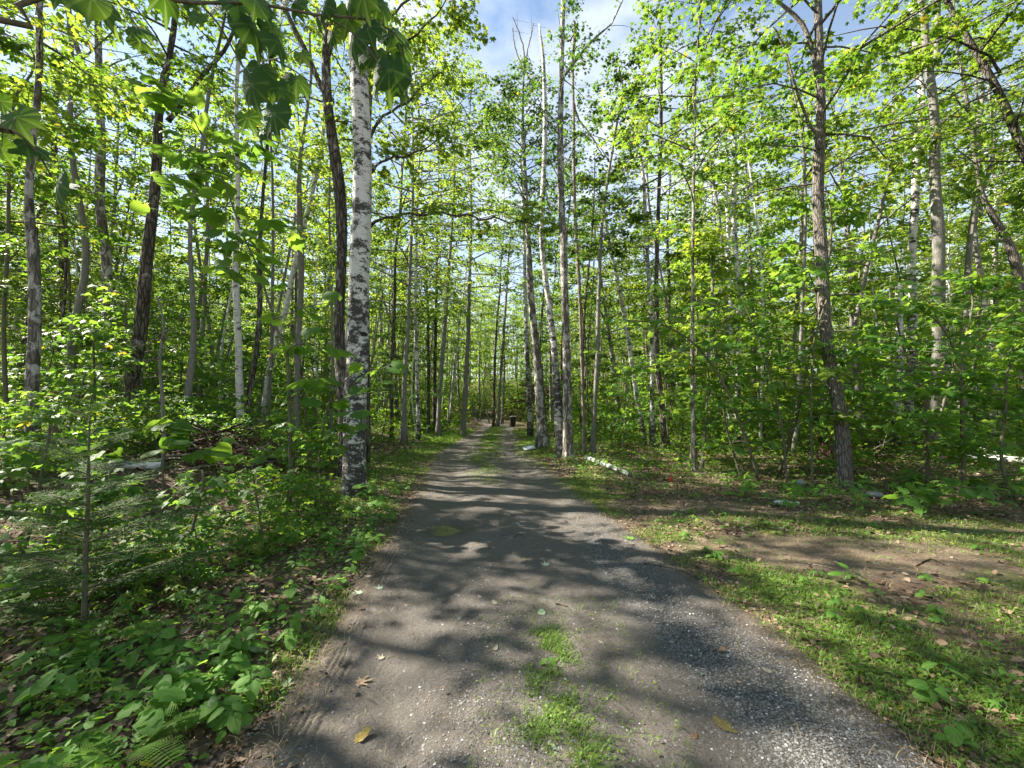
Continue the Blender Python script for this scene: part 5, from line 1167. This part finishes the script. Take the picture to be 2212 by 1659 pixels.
stick([(130, 1610), (190, 1540), (230, 1500)], .003, 'dead', 'thin straight twig in the lower left litter', seed=12)
stick([(500, 1600), (540, 1612), (560, 1625)], .002, 'dead', 'short straw at the road edge by the bottom', fork=False, seed=13)
# logs
def log(p0, p1, r0, mat, label, name='birch_log', lift=0, peel=False, sides=14):
    a, b = G(*p0), G(*p1); a[2] += r0*.85+lift; b[2] += r0*.75+lift; t = np.linspace(0, 1, 12)[:, None]
    pts = a*(1-t)+b*t+np.c_[0*t, .03*np.sin(t*7), .015*np.sin(t*5)]; off = a.copy()
    root = thing(name, label, 'log', off); mb = MB(); mb.tube(pts-off, np.linspace(r0, r0*.9, 12), sides, wob=.08, cap=False); obj('bark', mb.build('bark', mat), root)
    for e, nx_, rr__, sgn in ((pts[0], pts[1], r0, 1), (pts[-1], pts[-2], r0*.9, -1)):
        d = nrm(nx_-e); c = MB(); c.tube([e-off+d*.004, e-off+d*.02], [rr__*.86, rr__*.86], 12); obj('cut_end', c.build('cut_end', M['dead'], False), root)
    return root
def logbark():   # birch lying down: rings across its length
    t = NT('fallen_birch_bark'); n1 = t.noise(t.coord((9, 3, 3)), 1.5, 7, .7, .3); n2 = t.noise(t.coord((3, 3, 3)), 2.2, 6, .7)
    c = t.mix(t.rng(n1, .56, .62), (.70, .69, .67), (.07, .06, .05)); c = t.mix(t.rng(n2, .55, .62, 0, .8), c, (.22, .17, .12)); return t.done(t.principled(c, .7, t.bump(n1, .01), .3).outputs[0])
M['logb'] = logbark()
log((1268, 994), (1362, 1030), .068, M['logb'], 'fallen white birch log with black breaks right of the drive')
log((1672, 1093), (1726, 1090), .035, M['birchclean'], 'short white birch billet at the edge of the clearing')
log((2020, 968), (2165, 985), .10, M['birchclean'], 'long white birch log behind the far-right sapling')
log((2060, 990), (2330, 1010), .08, M['logb'], 'second pale log lying lower at the far right')
log((150, 1012), (350, 1012), .07, M['logb'], 'pale fallen log glimpsed behind the young fir')
stick([(1945, 1035), (1990, 1020, .1), (2035, 975, .35)], .016, 'dead', 'pale dead bough propped in front of the blue-grey tree', 'fallen_bough', 'branch', seed=21)
stick([(1945, 1036), (2000, 1030, .05), (2040, 1030, .02)], .012, 'dead', 'forked pale bough lying before the white logs', 'fallen_bough', 'branch', seed=22)
stick([(2130, 1054), (2205, 1053)], .018, 'dead', 'thin bleached stick lying near the right border', 'fallen_bough', 'branch', fork=False, seed=23)
stick([(1360, 1002), (1400, 990, .05), (1440, 978, .1)], .010, 'dead', 'grey branch beyond the fallen birch log', 'fallen_bough', 'branch', seed=24)
stick([(1690, 1110), (1740, 1100), (1735, 1070, .05)], .008, 'dead', 'curved dry twig beside the white billet', seed=25)
stick([(1260, 990), (1290, 1000), (1330, 1020)], .02, 'rot', 'dark rotten limb lying along the fallen birch log', 'fallen_bough', 'branch', seed=26)
rs = np.random.default_rng(55)
for i in range(34):
    x = rs.uniform(3, 13) if i % 2 else -rs.uniform(3, 11); y = rs.uniform(7, 15); a = rs.uniform(0, 3.14); L_ = rs.uniform(.5, 1.6); mb = MB()
    pts = np.array([onG(x+math.cos(a)*L_*t+.06*math.sin(5*t), y+math.sin(a)*L_*t, .02+.10*t*rs.random()) for t in np.linspace(0, 1, 6)]); off = pts[0]
    mb.tube(pts-off, np.linspace(.014, .004, 6), 5); o = obj('twig', mb.build('twig', M['dead']), None, off)
    tag(o, 'dry grey stick lying on the floor of the '+('right' if x > 0 else 'left')+'-hand wood', 'twig', 'sticks on the '+('right' if x > 0 else 'left')+'-hand woodland floor')

# stumps
def stump(u, v, r0, h, label, mat='rot', seed=1, Y=None):
    b = G(u, v) if Y is None else np.array([P(u, v, Y)[0], Y, float(H(P(u, v, Y)[0], Y))]); root = thing('stump', label, 'stump', b); r = np.random.default_rng(seed); n = 22
    th_ = np.linspace(0, 2*np.pi, n, endpoint=False); hs_ = h*(.45+.55*vnoise(np.cos(th_)*2+seed, np.sin(th_)*2+5, seed)+.12*r.random(n)); V = []
    for q in (0, .12, .4, .7, 1):
        for i, t in enumerate(th_):
            rr_ = r0*(1+.55*math.exp(-q*7))*(1-.15*q)*(1+.12*math.sin(t*5+seed)); V.append((rr_*math.cos(t), rr_*math.sin(t), -.06+q*hs_[i]))
    for i, t in enumerate(th_): V.append((r0*.5*math.cos(t), r0*.5*math.sin(t), hs_[i]*.6))
    F = [(j*n+i, j*n+(i+1) % n, (j+1)*n+(i+1) % n, (j+1)*n+i) for j in range(5) for i in range(n)]
    obj('rotten_wood', mesh('stump', np.array(V), [np.array(F), (5*n+np.arange(n))[None]], M[mat], None, False), root)
    for k in range(6):
        a = k+r.random(); mb = MB(); mb.tube([(r0*.7*math.cos(a), r0*.7*math.sin(a), .05), (r0*1.5*math.cos(a), r0*1.5*math.sin(a), .0), (r0*2.4*math.cos(a), r0*2.4*math.sin(a), -.05)], [.05, .035, .01], 6); obj('root', mb.build('root', M[mat]), root)
for i in range(22):
    a_ = np.random.default_rng(700+i); p = G(a_.uniform(1255, 1400), a_.uniform(1000, 1045)); herb(['heart', 'mapleg', 'oval'][i % 3], p[0], p[1], .10+.12*a_.random(), 6, .07, f"leafy {['heart-leaved', 'maple-leaved', 'oval-leaved'][i % 3]} plant growing against the fallen birch log", 'plants round the fallen birch log', 4000+i)
for i in range(46):
    a_ = np.random.default_rng(760+i); p = G(a_.uniform(1560, 2230), a_.uniform(1035, 1110)); 
    if bare_mask(p[0], p[1], False) > .5: continue
    herb(['mapleg', 'mapleg', 'heart'][i % 3], p[0], p[1], .12+.22*a_.random(), 7, .09+.05*a_.random(), f"bright {['maple-leaved', 'spreading maple-leaved', 'heart-leaved'][i % 3]} plant at the wood's edge, {near_mark(p[0], p[1])}", "plants along the right-hand wood's edge", 5000+i)
stump(1785, 1000, .17, .95, 'tall rotten brown stump behind the furrowed maple', seed=2)
stump(128, 945, .12, .6, 'small splintered pale stump behind the young fir', 'dead', 3, Y=6.5)
stump(1905, 985, .12, .5, 'dark broken stump in the shade right of the furrowed maple', seed=4)

# brush pile
def pile(u, v, rx, ryy, h, label, n, seed, Y=None, sc=1.0):
    b = G(u, v) if Y is None else np.array([P(u, v, Y)[0], Y, float(H(P(u, v, Y)[0], Y))]); r = np.random.default_rng(seed); root = thing('brush_pile', label, 'brush pile', b)
    m = 16; V = []; k_ = 28
    for j in range(m+1):
        for i in range(k_):
            q = j/m; t = i/k_*6.283; nz = 1+.3*(float(vnoise(math.cos(t)*2+9, math.sin(t)*2+q*3, seed))-.5); V.append((rx*q*math.cos(t)*nz, ryy*q*math.sin(t)*nz, h*.75*(1-q*q)*nz-.12))
    F = np.array([(j*k_+i, j*k_+(i+1) % k_, (j+1)*k_+(i+1) % k_, (j+1)*k_+i) for j in range(m) for i in range(k_)])
    obj('earth_mound', mesh('earth_mound', np.array(V), F, M['rot'], None, True), root)
    sm = []
    for k in range(7):
        mb = MB(); bend = r.normal(0, .06, 2); pts = np.array([(t-.5, bend[0]*math.sin(3*t), bend[1]*math.sin(3*t+1)) for t in np.linspace(0, 1, 7)]); mb.tube(pts, np.linspace(.016, .006, 7), 5)
        for q in (2, 4): mb.tube([pts[q], pts[q]+np.array([.12, .08*(-1)**q, .05])], [.008, .002], 3, cap=False)
        sm.append(mb.build('stick', M['dead' if k % 2 else 'rot']))
    for i in range(n):
        a = r.random()*6.283; q = math.sqrt(r.random())*1.05; o = bpy.data.objects.new('stick', sm[i % 7]); link(o, root)
        o.location = (rx*q*math.cos(a), ryy*q*math.sin(a), max(.02, h*(1-q*q)*(.7+.4*r.random()))); o.rotation_euler = (r.normal(0, .3), r.normal(.0, .35), r.choice([0, .3, 2.9, 1.2])+r.normal(0, .3)); s_ = sc*(.5+.9*r.random()); o.scale = (s_, s_*1.0, s_)
pile(470, 1040, 1.15, .7, .62, 'tangled brown brush pile of dead branches in the left undergrowth', 90, 3, Y=8.0)
pile(1165, 860, 2.6, 1.5, 3.6, 'large sunlit heap of uprooted branches on the slope past the bin', 110, 4, Y=50, sc=3.6)
pile(1860, 1010, 1.2, .6, .35, 'low heap of dead sticks right of the furrowed maple', 50, 5, Y=11)

# ------------------------------------------------------------------ black bin at the end of the drive and small things
M['black'] = plain('black_plastic', (.012, .013, .014), .35, .5, (.02, .02, .021), 30)
M['rimgrey'] = plain('grey_rim', (.30, .31, .31), .5, .5); M['whitebox'] = plain('white_panel', (.72, .75, .80), .5, .4, (.62, .65, .70), 12)
def wheelie():
    b = G(1108, 922); root = thing('wheeled_bin', 'black wheeled rubbish bin standing at the end of the drive', 'bin', b, R(12))
    V = []; lv = ((0, .19, .21), (.06, .20, .22), (.7, .27, .30), (.86, .28, .31), (.88, .31, .34), (.93, .31, .34))
    for z, a, c in lv:
        for sx_, sy_ in ((-1, -.75), (-.75, -1), (.75, -1), (1, -.75), (1, .75), (.75, 1), (-.75, 1), (-1, .75)): V.append((sx_*a, sy_*c, z+.04))
    F = [(j*8+i, j*8+(i+1) % 8, (j+1)*8+(i+1) % 8, (j+1)*8+i) for j in range(len(lv)-1) for i in range(8)]
    obj('body', mesh('body', np.array(V), [np.array(F), np.arange(8)[None, ::-1].copy(), (40+np.arange(8))[None]], M['black'], None, False), root)
    V = []
    for z, s_ in ((.972, 1.0), (.985, 1.04), (1.0, 1.02), (1.03, .8), (1.035, .3)):
        for sx_, sy_ in ((-1, -.75), (-.75, -1), (.75, -1), (1, -.75), (1, .75), (.75, 1), (-.75, 1), (-1, .75)): V.append((sx_*.32*s_, sy_*.35*s_, z))
    F = [(j*8+i, j*8+(i+1) % 8, (j+1)*8+(i+1) % 8, (j+1)*8+i) for j in range(4) for i in range(8)]
    obj('lid', mesh('lid', np.array(V), [np.array(F), (32+np.arange(8))[None]], M['rimgrey'], None, False), root)
    for s_ in (-1, 1):
        mb = MB(); mb.tube([(s_*.22, .24, .1), (s_*.27, .24, .1)], [.1, .1], 14); obj('wheel', mb.build('wheel', M['black'], False), root)
    mb = MB(); mb.tube([(-.24, .33, .9), (-.24, .42, .95), (.24, .42, .95), (.24, .33, .9)], [.015]*4, 6); obj('handle', mb.build('handle', M['black']), root)
wheelie()
def blob(name, label, cat, u, v, r0, mat, flat=.8, Y=None):
    b = G(u, v) if Y is None else P(u, v, Y); n, m = 12, 8; V = []
    for j in range(m+1):
        for i in range(n):
            ph = j/m*math.pi; t = i/n*6.283; rr_ = r0*(1+.18*math.sin(3*t+j)); V.append((rr_*math.sin(ph)*math.cos(t), rr_*math.sin(ph)*math.sin(t), r0*flat*(1+math.cos(ph))*.9))
    F = np.array([(j*n+i, j*n+(i+1) % n, (j+1)*n+(i+1) % n, (j+1)*n+i) for j in range(m) for i in range(n)])
    o = obj(name, mesh(name, np.array(V), F, mat, None, True), None, b); tag(o, label, cat)
blob('black_bag', 'small black bundle on the ground right of the bin', 'bag', 1122, 931, .09, M['black'])
blob('stone', 'reddish stone under the front of the black bin', 'stone', 1109, 927, .05, plain('red_stone', (.22, .13, .10), .8, .3, (.3, .22, .18), 20), .6)
blob('stone', 'pale stone in the litter between log and furrowed maple', 'stone', 1728, 1048, .10, plain('pale_stone', (.36, .37, .36), .8, .3, (.22, .24, .22), 20), .6)
blob('stone', 'grey stone half hidden near the foot of the right-hand seedlings', 'stone', 1888, 1075, .12, plain('grey_stone_block', (.26, .27, .28), .8, .3, (.15, .16, .16), 20), .5)
blob('stone', 'pale stone left of the white panel near the bend', 'stone', 1196, 1000, .06, plain('light_stone', (.42, .40, .36), .8, .3, (.3, .28, .25), 20), .6)
def panel():
    b = G(1143, 974); root = thing('plastic_crate_lid', 'small white plastic panel lying tilted at the right edge of the drive', 'panel', b, R(15)); 
    mb = MB(); mb.box(-.22, .22, -.13, .13, 0, .03); o = obj('board', mb.build('board', M['whitebox'], False), root); o.location = (0, 0, .10); o.rotation_euler = (R(28), R(-8), 0)
    mb = MB(); mb.box(-.225, .225, -.135, -.12, -.01, .05); mb.box(-.225, .225, .12, .135, -.01, .05); o = obj('rim', mb.build('rim', M['rimgrey'], False), root); o.location = (0, 0, .10); o.rotation_euler = (R(28), R(-8), 0)
panel()
